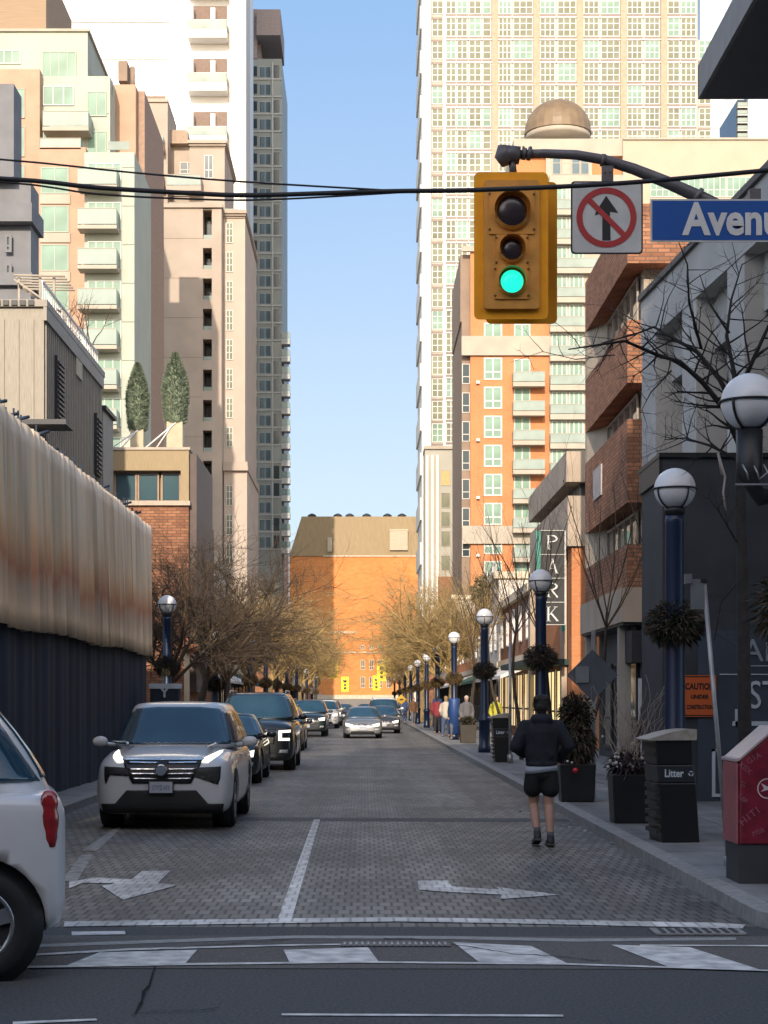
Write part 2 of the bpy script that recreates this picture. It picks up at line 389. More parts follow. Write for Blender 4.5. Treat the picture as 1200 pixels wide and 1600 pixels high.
def balc(parent, x0, x1, z, y, depth, m_slab, m_rail, rail=1.05, th=.18, solid=False):
    """balcony: slab with a panelled rail on three sides, its front at y-depth"""
    k = (round(x1 - x0, 1), round(depth, 1), m_slab.name, m_rail.name, rail, solid)
    if k not in BN:
        w = k[0]; mb = MB(); mb.box(0, w, -depth, 0, -th, 0, 0)
        mb.box(.02, w - .02, -depth + .02, -depth + .06, .06, rail, 1); mb.box(.02, .06, -depth + .06, -.02, .06, rail, 1); mb.box(w - .06, w - .02, -depth + .06, -.02, .06, rail, 1)
        mb.box(0, w, -depth - .01, -depth + .09, rail, rail + .05, 0)
        BN[k] = only(mb, 'balcony', [m_slab, m_rail])
    return inst(BN[k], 'balcony', parent, (x0, y, z))
SEP = {'pier', 'column', 'belt_course', 'side_pier', 'peach_frame', 'recess_wall', 'corner_pier', 'corner_post', 'terrace_rail', 'wing', 'fascia'}
def bpart(parent, name, m, *boxes):
    if name in SEP and len(boxes) > 1:
        for b in boxes: o_ = MB().box(*b).build(name, m, parent)
        return o_
    mb = MB()
    for b in boxes: mb.box(*b)
    return mb.build(name, m, parent)
def pbox(px0, px1, py0, py1, d, dep, proud=0.0):
    """box of a camera-facing wall given in photo pixels at distance d"""
    return (PX(px0, d), PX(px1, d), d - proud, d + dep, PZ(py1, d), PZ(py0, d))

cream = mat('cream_precast', (.42, .37, .30), .8, var=.08, scale=.6)
paleg = mat('pale_green_panel', (.37, .40, .33), .6, var=.06, scale=.5)
peach = mat('peach_precast', (.46, .29, .20), .8, var=.08, scale=.8)
beige = mat('beige_stone', (.42, .345, .28), .85, var=.10, scale=.35, bump=.1)
brown = mat('brown_side', (.26, .19, .14), .8, var=.1, scale=.8)
orangeb = brick('orange_brick', (.56, .20, .075), (.64, .25, .10), (.48, .24, .13), var=.1, nscale=.3)
redb = brick('red_brick', (.26, .11, .06), (.42, .19, .10), (.16, .10, .07), bw=.30, bh=.10, ms=.016, var=.2)
pwhite = mat('white_metal_panel', (.82, .80, .76), .45, var=.03, scale=.3)
gw = mat('window_frame', (.56, .56, .52), .5, var=.04)
dgreen = mat('dark_green_panel', (.27, .29, .265), .5, var=.15, scale=.2)
gl_pale = glass('pale_green_glass', (.23, .34, .27), .35, .08)
gl_tan = glass('olive_glass', (.22, .225, .165), .35, .05)
gl_dark = glass('dark_glass', (.03, .05, .06), .1, .4)
gl_blue = glass('blue_glass', (.06, .11, .13), .06)
gl_clear = glass('balcony_glass', (.26, .31, .275), .35, .1)
louv = mat('brown_louvre', (.30, .21, .13), .7, scale=14, stretch=(.05, .05, 2))

# ================================================================== LEFT SIDE
# --- stepped cream and green apartment block (130 m)
d = 130.0
t = thing('apartment_block', 'stepped cream and peach apartment block with pale green glass and white balconies on the left', 'apartment block', (PX(70, d), d, 0))
bpart(t, 'wall', paleg, pbox(-160, 137, 50, 1160, d + 8, 14), )
bpart(t, 'penthouse', louv, pbox(-160, 72, -60, 46, d + 9, 12))
bpart(t, 'parapet', cream, (PX(-160, d + 8), PX(138, d + 8) + .1, d + 7.8, d + 22, PZ(50, d + 8), PZ(46, d + 8)))
bpart(t, 'upper_bay', paleg, pbox(62, 172, 119, 1160, d + 3, 12))
bpart(t, 'side_pier', peach, pbox(174, 212, 132, 1160, d + 6, 14))
bpart(t, 'side_pier', mat('shaded_peach', (.33, .22, .16), .8), pbox(212, 226, 142, 1160, d + 7, 13))  # darker peach holds the shade of the pier's side face
bpart(t, 'peach_frame', peach, pbox(-160, 62, 108, 1160, d + 2, 8), pbox(60, 134, 230, 1160, d, 6))
bpart(t, 'lower_bay', paleg, pbox(132, 210, 238, 1160, d - 1.5, 10))
bpart(t, 'edge_pipe', mat('rust_strip', (.22, .11, .06), .7), (PX(209.5, d), PX(212.5, d), d - 1.2, d + 8, 0, PZ(262, d)))
for i in range(9):
    y = 275 + i * 60.3
    winp(t, 64, 108, y - 14, y + 28, d - 0.02, 2, 1, paleg, gl_pale)
    if i < 8: bpart(t, 'spandrel', cream, pbox(63, 110, y + 29, y + 44, d, .3, .12))
for i in range(8):
    y = 307 + i * 61.2
    winp(t, 137, 190, y - 53, y - 8, d - 1.52, 4, 1, gw, gl_pale)
    balc(t, PX(131, d), PX(190.5, d), PZ(y, d) , d - 1.5, 1.5, cream, gl_clear, rail=1.2, th=.28)
for i, y in enumerate((80, 134, 214)):
    if i == 0: winp(t, 66, 118, y, y + 42, d + 7.98, 4, 1, paleg, gl_pale)
for y in (134, 196):
    winp(t, 67, 116, y, y + 31, d + 2.98, 3, 1, gw, gl_pale); winp(t, 136, 167, y + 9, y + 48, d + 2.98, 2, 1, paleg, gl_pale)
balc(t, PX(62, d), PX(134, d), PZ(190, d), d + 3, 1.9, cream, gl_clear, rail=1.15, th=.3)
balc(t, PX(62, d), PX(126, d), PZ(231, d), d + 1.2, 1.2, cream, gl_clear, rail=.7, th=.1)
for y in (138, 198, 258, 318, 378):
    winp(t, -2, 39, y, y + 47, d + 1.98, 2, 1, cream, gl_pale)
winp(t, -20, 32, 78, 100, d + 7.98, 4, 1, gw, gl_pale)
bpart(t, 'terrace_rail', gl_clear, (PX(137, d), PX(165, d), d + 4, d + 4.06, PZ(119, d), PZ(106, d)), (PX(170, d), PX(204, d), d - .6, d - .54, PZ(238, d), PZ(225, d)))
rl = MB()
for i in range(9): rl.box(PX(140, d) + i * .3, PX(140, d) + i * .3 + .05, d + 9, d + 9.05, PZ(106, d), PZ(72 + i * 3.2, d))
for k in range(5): rl.box(PX(138, d), PX(162, d), d + 8.98, d + 9.03, PZ(104 - k * 6, d), PZ(103 - k * 6, d))
rl.build('trellis', darkm, t)

for i in range(14):
    bpart(t, 'panel_joint', mat('dark_joint', (.22, .22, .18), .8), (PX(191, 128.5), PX(210, 128.5), 128.47, 128.52, PZ(262 + i * 60.3, 128.5), PZ(261.2 + i * 60.3, 128.5)))  # thin dark joints between the pale panels
for (a, b, c) in ((119, 137, d + 8), (150, 170, d + 3)): bpart(t, 'panel_joint', MATS['dark_joint'], (PX(a, c), PX(b, c), c - .03, c + .02, PZ(178, c), PZ(177, c)))
q = MB(); q.tube((PX(207, 139), 139, PZ(140, 139)), (PX(207, 139), 139, PZ(140, 139) + 1.8), .22, .2, 8); q.box(PX(190, 140), PX(204, 140), 138, 143, PZ(140, 140), PZ(140, 140) + 1.6); q.build('roof_flue', brown, t)
# --- beige residential tower with stacked boxes and recesses (168 m)
d = 168.0
t = thing('residential_tower', 'beige stone residential tower with boxed balconies and dark recesses, left of centre', 'apartment tower', (PX(320, d), d, 0))
bpart(t, 'wall', beige, pbox(256, 317, 324, 1170, d, 20), pbox(312, 348, 324, 1170, d + 2.2, 18), pbox(331, 346, 326, 1170, d, 3))
bpart(t, 'parapet', beige, pbox(253, 348, 319, 325, d, 5, .25))
bpart(t, 'back_wall', brown, pbox(206, 258, 150, 1170, d + 5, 12))
bpart(t, 'stair_head', beige, pbox(229, 262, 158, 330, d + 3, 8), pbox(230, 262, 154, 159, d + 2.8, 8))
bpart(t, 'upper_storey', beige, pbox(256, 300, 224, 326, d + 6, 10), pbox(296, 351, 228, 326, d + 3, 12))
cn = MB()
for k, (a, b) in enumerate(((0, 3), (2, 6), (5, 9))): cn.box(*pbox(297 - a * .8, 352 + a * .6, 230 - b, 231 - a, d + 3, 12, .1 + k * .22))
cn.build('cornice', beige, t)
cn = MB(); cn.box(*pbox(257, 294, 208, 226, d + 5.4, 9, .4)); cn.box(*pbox(259, 292, 204, 209, d + 5.4, 9, .2)); cn.build('cornice', mat('brown_stone', (.36, .27, .20), .8), t)
for a, b, c, e in ((319, 333, 243, 279), (281, 306, 254, 272), (262, 299, 284, 306)): winp(t, a, b, c, e, d + 2.98 if a > 300 else d + 5.9, 2, 2, gw, gl_dark)
balc(t, PX(257, d), PX(312, d), PZ(283, d), d + 3, 1.6, beige, gl_clear, th=.5)
balc(t, PX(263, d), PX(340, d), PZ(326, d), d + .6, .5, beige, gl_clear, rail=.6, th=.1)
# boxed balconies
for i in range(13):
    y = 222 + i * 58.4
    bx = MB(); x0, x1 = PX(227, d), PX(252.5, d); z = PZ(y, d)
    bx.box(x0, x1, d + 1.9, d + 5, z - .3, z + .35); bx.build('balcony', peach, t)
    bx = MB(); bx.box(x0 + .05, x1 - .1, d + 1.95, d + 2.0, z + .35, z + 1.25); bx.box(x1 - .15, x1 - .1, d + 2, d + 4.9, z + .35, z + 1.25); bx.build('railing', gl_clear, t)
    winp(t, 229, 251, y - 38, y - 6, d + 4.98, 2, 1, brown, gl_dark)
for i in range(14):
    y = 340 + i * 47.5
    bpart(t, 'recess_slab', beige, pbox(316.5, 331.5, y + 33, y + 47.5, d, 2.25, .02))
    rb = MB(); rb.box(*pbox(318, 331, y + 27, y + 33, d, .06)); rb.build('railing', gl_clear, t)
    winp(t, 317.5, 330.5, y, y + 31, d + 2.16, 2, 1, darkm, gl_dark)
for i in range(18):
    bpart(t, 'panel_joint', brown, (PX(256, d), PX(317, d), d - .015, d + .01, PZ(372 + i * 62, d), PZ(372.7 + i * 62, d)))
# --- slim stone tower front beside it
d2 = 170.0
t = thing('stone_tower', 'slim pale stone tower with narrow windows and projecting cornice, left of the green tower', 'apartment tower', (PX(366, d2), d2, 0))
bpart(t, 'wall', mat('pale_stone', (.48, .40, .33), .85, var=.06, scale=.5), pbox(349, 383, 332, 1170, d2, 18), pbox(350, 386, 735, 1170, d2 - .5, 18))
bpart(t, 'side_strip', brown, pbox(344.5, 349.5, 325, 1170, d2 + .4, 10))
cn = MB()
for k, (a, b) in enumerate(((0, 3), (2.5, 6), (5.5, 10))): cn.box(*pbox(349 - a * .6, 383 + a * .5, 340 - b, 341 - a, d2, 18, .15 + k * .22))
cn.build('cornice', beige, t)
bpart(t, 'railing', gl_clear, pbox(348, 372, 326, 331, d2, .1))
cn = MB(); cn.box(*pbox(349, 388, 729, 736, d2 - .5, 18, .5)); cn.box(*pbox(349, 387, 722, 730, d2 - .5, 18, .3)); cn.build('cornice', beige, t)
for i in range(12):
    y = 348 + i * 45.6
    if abs(y - 725) < 25: continue
    winp(t, 353, 364, y, y + 32, d2 - (.52 if y > 735 else .02), 2, 3, gw, gl_tan)

# --- white panelled high-rise (250 m)
d = 250.0
t = thing('white_high_rise', 'tall gleaming white panelled high-rise, the tallest building on the left', 'high-rise', (PX(230, d), d, 0))
bpart(t, 'wall', pwhite, (PX(70, d), PX(375, d), d, d + 30, 0, 150))
bpart(t, 'corner_pier', mat('pale_pier', (.62, .56, .48), .6), (PX(376, d), PX(372, d) + 1.2, d - .8, d + 8, 0, 140), (PX(357, d), PX(360, d), d - .3, d, 0, 140))
for i in range(9): bpart(t, 'panel_joint', mat('grey_joint', (.38, .36, .33), .7), (PX(90, d), PX(265, d), d - .12, d + .1, PZ(35 + i * 58, d) - .08, PZ(35 + i * 58, d) + .08))
for i in range(6): bpart(t, 'panel_joint', MATS['grey_joint'], (PX(112 + i * 32, d) - .04, PX(112 + i * 32, d) + .04, d - .1, d + .1, 20, 140))
for r_ in range(5):
    for c_ in range(7):
        if r_ != 1: winp(t, 96 + c_ * 27, 119 + c_ * 27, -52 + r_ * 58, -16 + r_ * 58, d, 2, 2, pwhite, mat('pearl_pane', (.50, .52, .50), .25))
for k in range(5): winp(t, 162 + k * 21, 181 + k * 21, 90, 103, d, 1, 1, gw, mat('grey_pane', (.32, .28, .25), .3))
for (a, b, c, e) in ((181, 224, 50, 76), (116, 137, -10, 24)): winp(t, a, b, c, e, d, 3, 1, pwhite, mat('white_pane', (.7, .7, .68), .2))
for i, y in enumerate((-60, 10, 92, 175, 258)):
    bpart(t, 'recess_panel', mat('recess_shade', (.20, .14, .11), .7), (PX(298, d), PX(355, d), d - .1, d + .1, PZ(y + 46, d), PZ(y, d)))  # flat dark panel stands in for a shaded balcony recess
    balc(t, PX(296, d), PX(357, d), PZ(y + 46, d), d, 2.6, pwhite, gl_clear, rail=1.3, th=3.2 if i in (1, 2) else 1.2)
    bpart(t, 'recess_wall', pwhite, (PX(299, d), PX(304, d), d - 2.2, d - .15, PZ(y + 46, d), PZ(y + 6, d)), (PX(330, d), PX(337, d), d - 1, d - .15, PZ(y + 46, d), PZ(y + 6, d)))

# --- shaded green tower (290 m)
d = 290.0
t = thing('green_glass_tower', 'shaded grey green tower with many small balconies, rising beside the open sky', 'apartment tower', (PX(410, d), d, 0))
bpart(t, 'wall', dgreen, (PX(372, d), PX(440, d), d, d + 22, 0, PZ(92, d)))
bpart(t, 'penthouse', mat('mauve_panel', (.30, .24, .22), .7), (PX(372, d), PX(402, d), d - .2, d + 14, PZ(92, d), PZ(15, d)), (PX(402, d), PX(406, d), d + 2, d + 10, PZ(92, d), PZ(22, d)))
bpart(t, 'roof_canopy', mat('mauve_panel', (.3, .24, .22), .7), (PX(402, d), PX(439, d), d - 2, d + 12, PZ(62, d), PZ(22, d)))
lite = mat('grey_slab', (.48, .48, .45), .7)
for i in range(28):
    y = 98 + i * 27.2
    bpart(t, 'floor_band', lite, (PX(374, d), PX(393, d), d - 1.6, d, PZ(y + 27, d), PZ(y + 17, d)), (PX(393, d), PX(441, d), d - .2, d, PZ(y + 27, d), PZ(y + 25, d)))
    winp(t, 376, 390, y + 3, y + 17, d, 1, 1, darkm, gl_dark)
    winp(t, 405, 424, y + 6, y + 24, d, 2, 1, lite, gl_blue)
    if i % 3 != 1: winp(t, 427, 437, y + 4, y + 25, d, 1, 1, dgreen, gl_dark)
    if i % 2 == 0: bpart(t, 'pier', lite, (PX(425, d), PX(427, d), d - .3, d, PZ(y + 52, d), PZ(y, d)))
    winp(t, 394, 402, y + 5, y + 22, d, 1, 1, dgreen, gl_dark)
    if y > 500: balc(t, PX(440, d), PX(453, d), PZ(y + 24, d), d + 2, 2.5, lite, mat('grey_green_glass', (.12, .2, .2), .2), rail=1.1, th=.9)
bpart(t, 'side_wing', dgreen, (PX(440, d), PX(443, d), d + 2, d + 20, 0, PZ(515, d)))

# --- metal sided shed (35-43 m)
X = -6.5; dn = 35.0; dfar = 42.6
shedm = mat('corrugated_siding', (.30, .26, .20), .6, scale=9, stretch=(9, 9, .4), col2=(.40, .36, .29), bump=.3)
t = thing('metal_shed', 'grey tan corrugated metal upper storey with small vents above the draped hoarding', 'shed', (X - 3, 38, 0))
zt = PZ(480, dn)
bpart(t, 'wall', shedm, (X - 8, X, dn, dfar, 0, zt))
rb = MB()
for i in range(34): rb.box(X, X + .035, dn + .1 + i * .222, dn + .16 + i * .222, 4, zt - .25)
for i in range(14): rb.box(X - .25 - i * .3, X - .2 - i * .3, dn - .03, dn, 4, zt - .25)
rb.build('ribs', shedm, t)
bpart(t, 'roof_edge', mat('tan_trim', (.36, .32, .26), .6), (X - 8, X + .08, dn - .08, dfar + .1, zt, zt + .14), (X, X + .07, dn - .07, dfar, zt - .28, zt))
vn = MB()
for k in range(6): vn.box(X - .3 - k * .17, X - .18 - k * .17, dn - .12, dn - .08, zt + .02, zt + .12)
vn.build('roof_vents', darkm, t)
for (y0, a, b) in ((36.0, 555, 655), (41.3, 645, 740)):
    v = MB(); v.box(X + .03, X + .10, y0, y0 + .75, PZ(b, y0), PZ(a, y0))
    for k in range(12): z = PZ(b, y0) + .05 + k * (PZ(a, y0) - PZ(b, y0) - .1) / 12; v.box(X + .1, X + .14, y0 + .05, y0 + .7, z, z + .05)
    v.build('side_vent', darkm, t)
pp = MB(); pp.box(X + .03, X + .06, 38.6, 39.4, PZ(590, 39), PZ(548, 39)); pp.build('wall_panel', mat('beige_panel', (.5, .42, .28), .6), t)
pp = MB(); x = X - 1.55
pp.path([(x, dn - .12, PZ(690, dn)), (x - .05, dn - .2, PZ(640, dn)), (x + .1, dn - .15, PZ(620, dn)), (x + .5, dn - .3, PZ(650, dn)), (x + 1.6, dn - .3, PZ(668, dn))], .035, 6)
pp.path([(x, dn - .12, PZ(570, dn)), (x, dn - .12, PZ(690, dn))], .07, 6); pp.build('cable', darkm, t)
pp = MB(); pp.sphere((x, dn - .2, PZ(562, dn)), .16, 10, 8, sz=1.6); pp.build('wall_lamp', steel, t)
bpart(t, 'platform', darkm, (x - .4, X + .6, dn - .9, dn - .02, PZ(666, dn) - .1, PZ(666, dn)))
t = thing('service_box', 'plain narrow grey metal box wall just beyond the corrugated shed', 'service box', (X - 1, 43.5, 0))
bpart(t, 'wall', shedm, (X - 3.2, X + .02, dfar + .2, dfar + 1.9, 0, PZ(640, dfar + .2))); bpart(t, 'roof_edge', darkm, (X - 3.3, X + .1, dfar + .15, dfar + 2, PZ(640, dfar + .2), PZ(640, dfar + .2) + .1))
# rooftop terrace with railing and pergola on the shed roof
t = thing('roof_terrace', 'slim white railing with a grey wooden pergola on the metal shed roof', 'terrace', (-7.5, 38, zt + .14))
rl = MB(); z0 = zt + .14
for i in range(30): rl.box(-6.58, -6.56, 35.2 + i * .25, 35.22 + i * .25, z0, z0 + .42)
rl.box(-6.59, -6.55, 35.2, 42.5, z0 + .42, z0 + .46); rl.build('railing', white, t)
pg = MB(); wood = mat('grey_wood', (.42, .36, .28), .8)
for xx in (-7.4, -6.95, -6.65):
    pg.tube((xx, 37.0, z0), (xx, 37.0, z0 + .95), .03)
for k in range(6): pg.tube((-7.5, 36.9 + k * .25, z0 + .98), (-6.4, 36.9 + k * .25, z0 + .95), .022)
for k in range(6): pg.tube((-7.4 + k * .13, 36.8, z0 + .8 - k * .12), (-7.3 + k * .13, 38, z0 + .8 - k * .12), .02)
pg.tube((-7.5, 36.95, z0 + .9), (-6.5, 36.95, z0 + .2), .025); pg.build('pergola', wood, t)

# --- building at the left edge, its shade put into the stone colour (45 m)
d = 47.0
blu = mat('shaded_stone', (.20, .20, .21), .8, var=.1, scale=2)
t = thing('classical_building', 'shaded stone building edge with stepped cornice at the far left, above the shed', 'building', (-11, d + 5, 0))
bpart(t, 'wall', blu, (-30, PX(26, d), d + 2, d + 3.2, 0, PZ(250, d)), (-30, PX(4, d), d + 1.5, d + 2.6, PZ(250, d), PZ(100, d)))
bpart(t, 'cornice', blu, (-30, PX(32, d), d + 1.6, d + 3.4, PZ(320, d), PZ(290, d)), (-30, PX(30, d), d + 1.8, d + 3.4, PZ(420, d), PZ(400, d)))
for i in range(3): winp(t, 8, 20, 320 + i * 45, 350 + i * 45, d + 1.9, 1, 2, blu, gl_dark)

# --- house with the roof box (60 m)
d = 60.0; ochre = mat('ochre_metal', (.34, .25, .13), .6, scale=10, stretch=(6, 6, .3), var=.15)
t = thing('roof_box_building', 'ochre metal roof storey with wide window on a brick building, two tall conifers on top', 'building', (PX(235, d), d, 0))
x0, x1 = -10.5, PX(295, d); zb, z_t = PZ(785, d), PZ(703, d)
bpart(t, 'wall', redb, (x0, x1, d, d + 10, 0, zb))
bpart(t, 'roof_storey', ochre, (x0, x1, d + .0, d + 7, PZ(735, d), z_t), (x1 - .28, x1, d, d + 7, zb, PZ(735, d)), (x0, PX(176, d), d, d + 7, zb, PZ(735, d)), (x0, x1, d + .5, d + 7, zb, PZ(735, d)))
bpart(t, 'sill', mat('light_trim', (.5, .42, .33), .7), (x0, x1 + .05, d - .12, d + .2, PZ(790, d), PZ(783, d)), (x0, x1 + .05, d - .05, d + 7.05, z_t, z_t + .09))
for a, b in ((176, 212), (213, 247), (250, 281)):
    f = MB(); xa, xb = PX(a, d), PX(b, d); za, zc = PZ(783, d), PZ(735, d)
    f.box(xa, xa + .06, d + .3, d + .42, za, zc); f.box(xb - .06, xb, d + .3, d + .42, za, zc); f.box(xa + .06, xb - .06, d + .3, d + .42, zc - .06, zc); f.box(xa + .06, xb - .06, d + .3, d + .42, za, za + .06)
    w = f.build('window', mat('brown_frame', (.35, .24, .16), .6), t); q = MB(); q.box(xa + .06, xb - .06, d + .36, d + .38, za + .06, zc - .06); q.build('pane', gl_blue, w)
bpart(t, 'shaded_side', mat('side_shade_brown', (.10, .07, .06), .6), (x1, x1 + .25, d + .2, d + 6.5, 2, z_t - .1))  # dark brown slab carries the shade of the side wall

# ================================================================== far building closing the street (350 m)
d = 350.0
roofm = mat('ochre_roof', (.30, .21, .10), .6, var=.08, scale=1.5, stretch=(2, 2, .2))
t = thing('brick_warehouse', 'large orange brick building with ochre metal mansard roof closing the end of the street', 'brick building', (0, d + 10, 0))
orange2 = brick('far_orange_brick', (.68, .25, .07), (.76, .30, .095), (.50, .22, .09), bw=.9, bh=.35, ms=.02, var=.1, nscale=.08)
bpart(t, 'wall', orange2, (PX(452, d), PX(720, d), d, d + 40, 0, PZ(869, d)))
r = MB(); xa, xb = PX(452, d), PX(720, d); za, zb = PZ(869, d), PZ(806, d)
r.add([(xa, d - .2, za), (xb, d - .2, za), (xb, d + 40, za), (xa, d + 40, za), (PX(471, d), d + 1.2, zb), (xb, d + 1.2, zb), (xb, d + 30, zb), (PX(471, d), d + 30, zb)],
      [(0, 1, 5, 4), (3, 0, 4, 7), (4, 5, 6, 7), (1, 2, 6, 5), (2, 3, 7, 6)]); r.build('roof', roofm, t)
cream2 = mat('cream_band', (.62, .52, .38), .8)
bpart(t, 'stone_band', cream2, (PX(505, d), PX(720, d), d - .15, d, PZ(1020.5, d), PZ(1018.5, d)), (PX(480, d), PX(720, d), d - .2, d, PZ(1092, d), PZ(1086, d)), (PX(505, d), PX(720, d), d - .25, d, PZ(870, d), PZ(868, d)))
bd = MB(); 
for k in range(15): bd.box(PX(514 + k * 3, d), PX(516 + k * 3, d), d - .14, d, PZ(990, d), PZ(986, d))
bd.build('frieze', cream2, t)
v = MB(); v.box(PX(609, d), PX(637, d), d - .6, d + 1, PZ(860, d), PZ(828, d)); v.build('louvre_window', mat('louvre_grey', (.50, .42, .30), .6, scale=3, stretch=(.1, .1, 3)), t)
v = MB(); v.box(PX(608.5, d), PX(637.5, d), d - .7, d - .6, PZ(829.5, d), PZ(827.5, d)); v.box(PX(622.5, d), PX(623.5, d), d - .7, d - .6, PZ(860, d), PZ(829.5, d)); v.build('louvre_frame', cream2, t)
v = MB(); v.box(PX(512, d), PX(519, d), d - .5, d + 1, PZ(862, d), PZ(840, d)); v.build('louvre_window', MATS['louvre_grey'], t)
for px in (486, 527, 546, 573, 606, 629):
    q = MB(); x = PX(px, d); q.lathe([(.5, 0), (.5, .5), (.9, .5), (.9, .75), (.3, 1.1)], (x, d + 6, zb), 12); q.build('roof_vent', darkm, t)
for (a, b) in ((1008, 1015), (1031, 1047), (1057, 1075)):
    for px in (563.5, 577, 590.5, 604): winp(t, px, px + 7, a, b, d, 2, 2, cream2, mat('brown_pane', (.12, .085, .06), .3), fw=.12)
bpart(t, 'plinth', mat('grey_plinth', (.22, .2, .18), .8), (PX(452, d), PX(720, d), d - .3, d, 0, PZ(1092, d)))

# ================================================================== RIGHT SIDE
# --- big cream gridded high-rise (230 m)
d = 230.0
t = thing('gridded_high_rise', 'very tall cream high-rise with fine white window grid and peach piers', 'high-rise', (PX(880, d), d, 0))
creamw = mat('cream_white', (.40, .385, .33), .7, var=.04, scale=.4)
ztop = PZ(-60, d)
bpart(t, 'wall', creamw, (PX(695, d), PX(1090, d), d, d + 30, 0, ztop), (PX(1090, d), PX(1112, d), d + .5, d + 30, 0, PZ(60, d)), (PX(672, d), PX(695, d), d + 1, d + 24, 0, ztop))
bpart(t, 'pier', mat('peach_pier', (.42, .32, .23), .8), *[(PX(p - 5, d), PX(p + 5, d), d - .45, d, 0, ztop) for p in (773, 838, 906, 974, 1037)])
zz = MB()
for i in range(34):
    z = i * 3.0 + 2; ww = .5 if i % 2 else 0
    zz.box(PX(657, d) + ww * .5, PX(673, d), d + 2, d + 20, z, z + 3.0)
zz.build('side_fins', mat('fin_white', (.60, .60, .56), .6), t)
bpart(t, 'corner_post', pwhite, (PX(671.5, d), PX(673.5, d), d - .2, d + 2, 0, ztop), (PX(693, d), PX(696, d), d - .3, d + 1, PZ(700, d), ztop))
groups = []
for a, b, n in ((675, 692, 2), (697, 712, 2), (714, 731, 2), (733, 752, 2), (754, 767, 1), (779, 799, 3), (802, 832, 3), (844, 868, 3), (871, 900, 3), (912, 936, 3), (939, 968, 3), (980, 1004, 3), (1007, 1031, 3), (1043, 1062, 2), (1064, 1088, 3), (1092, 1111, 2)): groups.append((a, b, n))
span = mat('spandrel_mauve', (.20, .15, .12), .5); slats = MB(); whs = MB()
for i in range(21):
    y = -42 + i * 35.2
    for a, b, n in groups:
        if y < 60 and a > 1090: continue
        if y > 215 and a > 800: continue
        if y > 410 and a > 735: continue
        dd = d + 1 if a < 694 else (d + .5 if a > 1090 else d)
        winp(t, a, b, y, y + 29, dd, n, 3, white, gl_tan if (a + i) % 5 else gl_pale, fw=.085)
        slats.box(PX(a, d), PX(b, d), dd - .1, dd, PZ(y + 33, d), PZ(y + 29.5, d))
    whs.box(PX(695, d), PX(1088, d), d - .22, d - .02, PZ(y + 35, d) , PZ(y + 33.4, d))
slats.build('spandrel', span, t).__setitem__('kind', 'stuff'); whs.build('floor_band', white, t)
# --- podium with tall arches at its foot
d = 222.0
t = thing('podium_building', 'cream podium with tall framed bays at the foot of the gridded high-rise', 'building', (PX(690, d), d, 0))
bpart(t, 'wall', creamw, (PX(664, d), PX(730, d), d, d + 6, 0, PZ(702, d)))
bpart(t, 'roof_edge', cream, (PX(663, d), PX(731, d), d - .3, d + 6, PZ(702, d), PZ(697, d)))
for y in (735, 770, 800, 830, 868): winp(t, 689, 703, y, y + 24, d, 1, 1, cream, gl_tan if y > 760 else mat('amber_pane', (.45, .33, .12), .3))
bpart(t, 'pier', pwhite, *[(PX(p, d), PX(p + 3, d), d - .5, d, 0, PZ(712, d)) for p in (666, 674, 682)])
bpart(t, 'brick_base', redb, (PX(684, d), PX(731, d), d - 1.2, d - .02, 0, PZ(902, d)))

# --- orange condo with dome (180 m)
d = 180.0
t = thing('domed_condo_building', 'orange brick apartment building with cream bands, green windows and a copper brown dome', 'apartment building', (PX(820, d), d, 0))
bpart(t, 'wall', orangeb, (PX(735, d), PX(858, d), d, d + 20, 0, PZ(392, d)), (PX(808, d), PX(978, d), d + 3, d + 20, PZ(392, d), PZ(232, d)))
bpart(t, 'corner_strip', brown, (PX(722, d), PX(735, d), d + .6, d + 20, 0, PZ(500, d)), (PX(720, d), PX(735, d), d + .8, d + 18, PZ(500, d), PZ(395, d)))
bpart(t, 'glass_bay', cream, (PX(858, d), PX(975, d), d - .4, d + 20, 0, PZ(275, d)))
bpart(t, 'belt_course', cream, (PX(721, d), PX(858, d), d - .35, d, PZ(556, d), PZ(526, d)), (PX(722, d), PX(860, d), d - .4, d, PZ(394, d), PZ(386, d)), (PX(722, d), PX(905, d), d - .35, d - .3, PZ(850, d), PZ(822, d)))
bpart(t, 'tower_frame', cream, (PX(806, d), PX(978, d), d + 2.4, d + 20, PZ(232, d), PZ(205, d)), (PX(857, d), PX(930, d), d + 2.5, d + 3, PZ(276, d), PZ(219, d)), (PX(830, d), PX(900, d), d + 2.6, d + 12, PZ(222, d), PZ(212, d)))
bpart(t, 'side_wing', mat('sand_wall', (.46, .385, .29), .85, var=.05, scale=.5), (PX(978, d), PX(1260, d), d + 2, d + 24, 0, PZ(209, d)))
bpart(t, 'wing_parapet', cream, (PX(978, d), PX(1260, d), d + 1.8, d + 24, PZ(209, d), PZ(206, d)))
dm = MB(); cx = PX(885, d); dz = PZ(206, d + 8); rr = 54 * d / F
prof = [(rr * math.cos(a), rr * .93 * math.sin(a)) for a in [i * math.pi / 2 / 10 for i in range(11)]]; prof[-1] = (.05, rr * .93)
dm.lathe([(rr * 1.02, -.35)] + prof, (cx, d + 8, dz), 24, smooth=False); dm.build('dome', mat('dome_copper', (.20, .14, .08), .5, var=.15, scale=1), t)
dr = MB(); dr.lathe([(rr * .98, -.9), (rr * .98, -.3)], (cx, d + 8, dz), 24); dr.build('drum', cream, t)
for px in (863, 878, 893, 907): winp(t, px, px + 13, 222, 273, d + 2.5, 1, 2, cream, gl_blue if px != 878 else cream)
for i in range(4): winp(t, 1016 + i * 40, 1054 + i * 40, 277, 308, d + 2, 4, 2, gw, gl_pale)
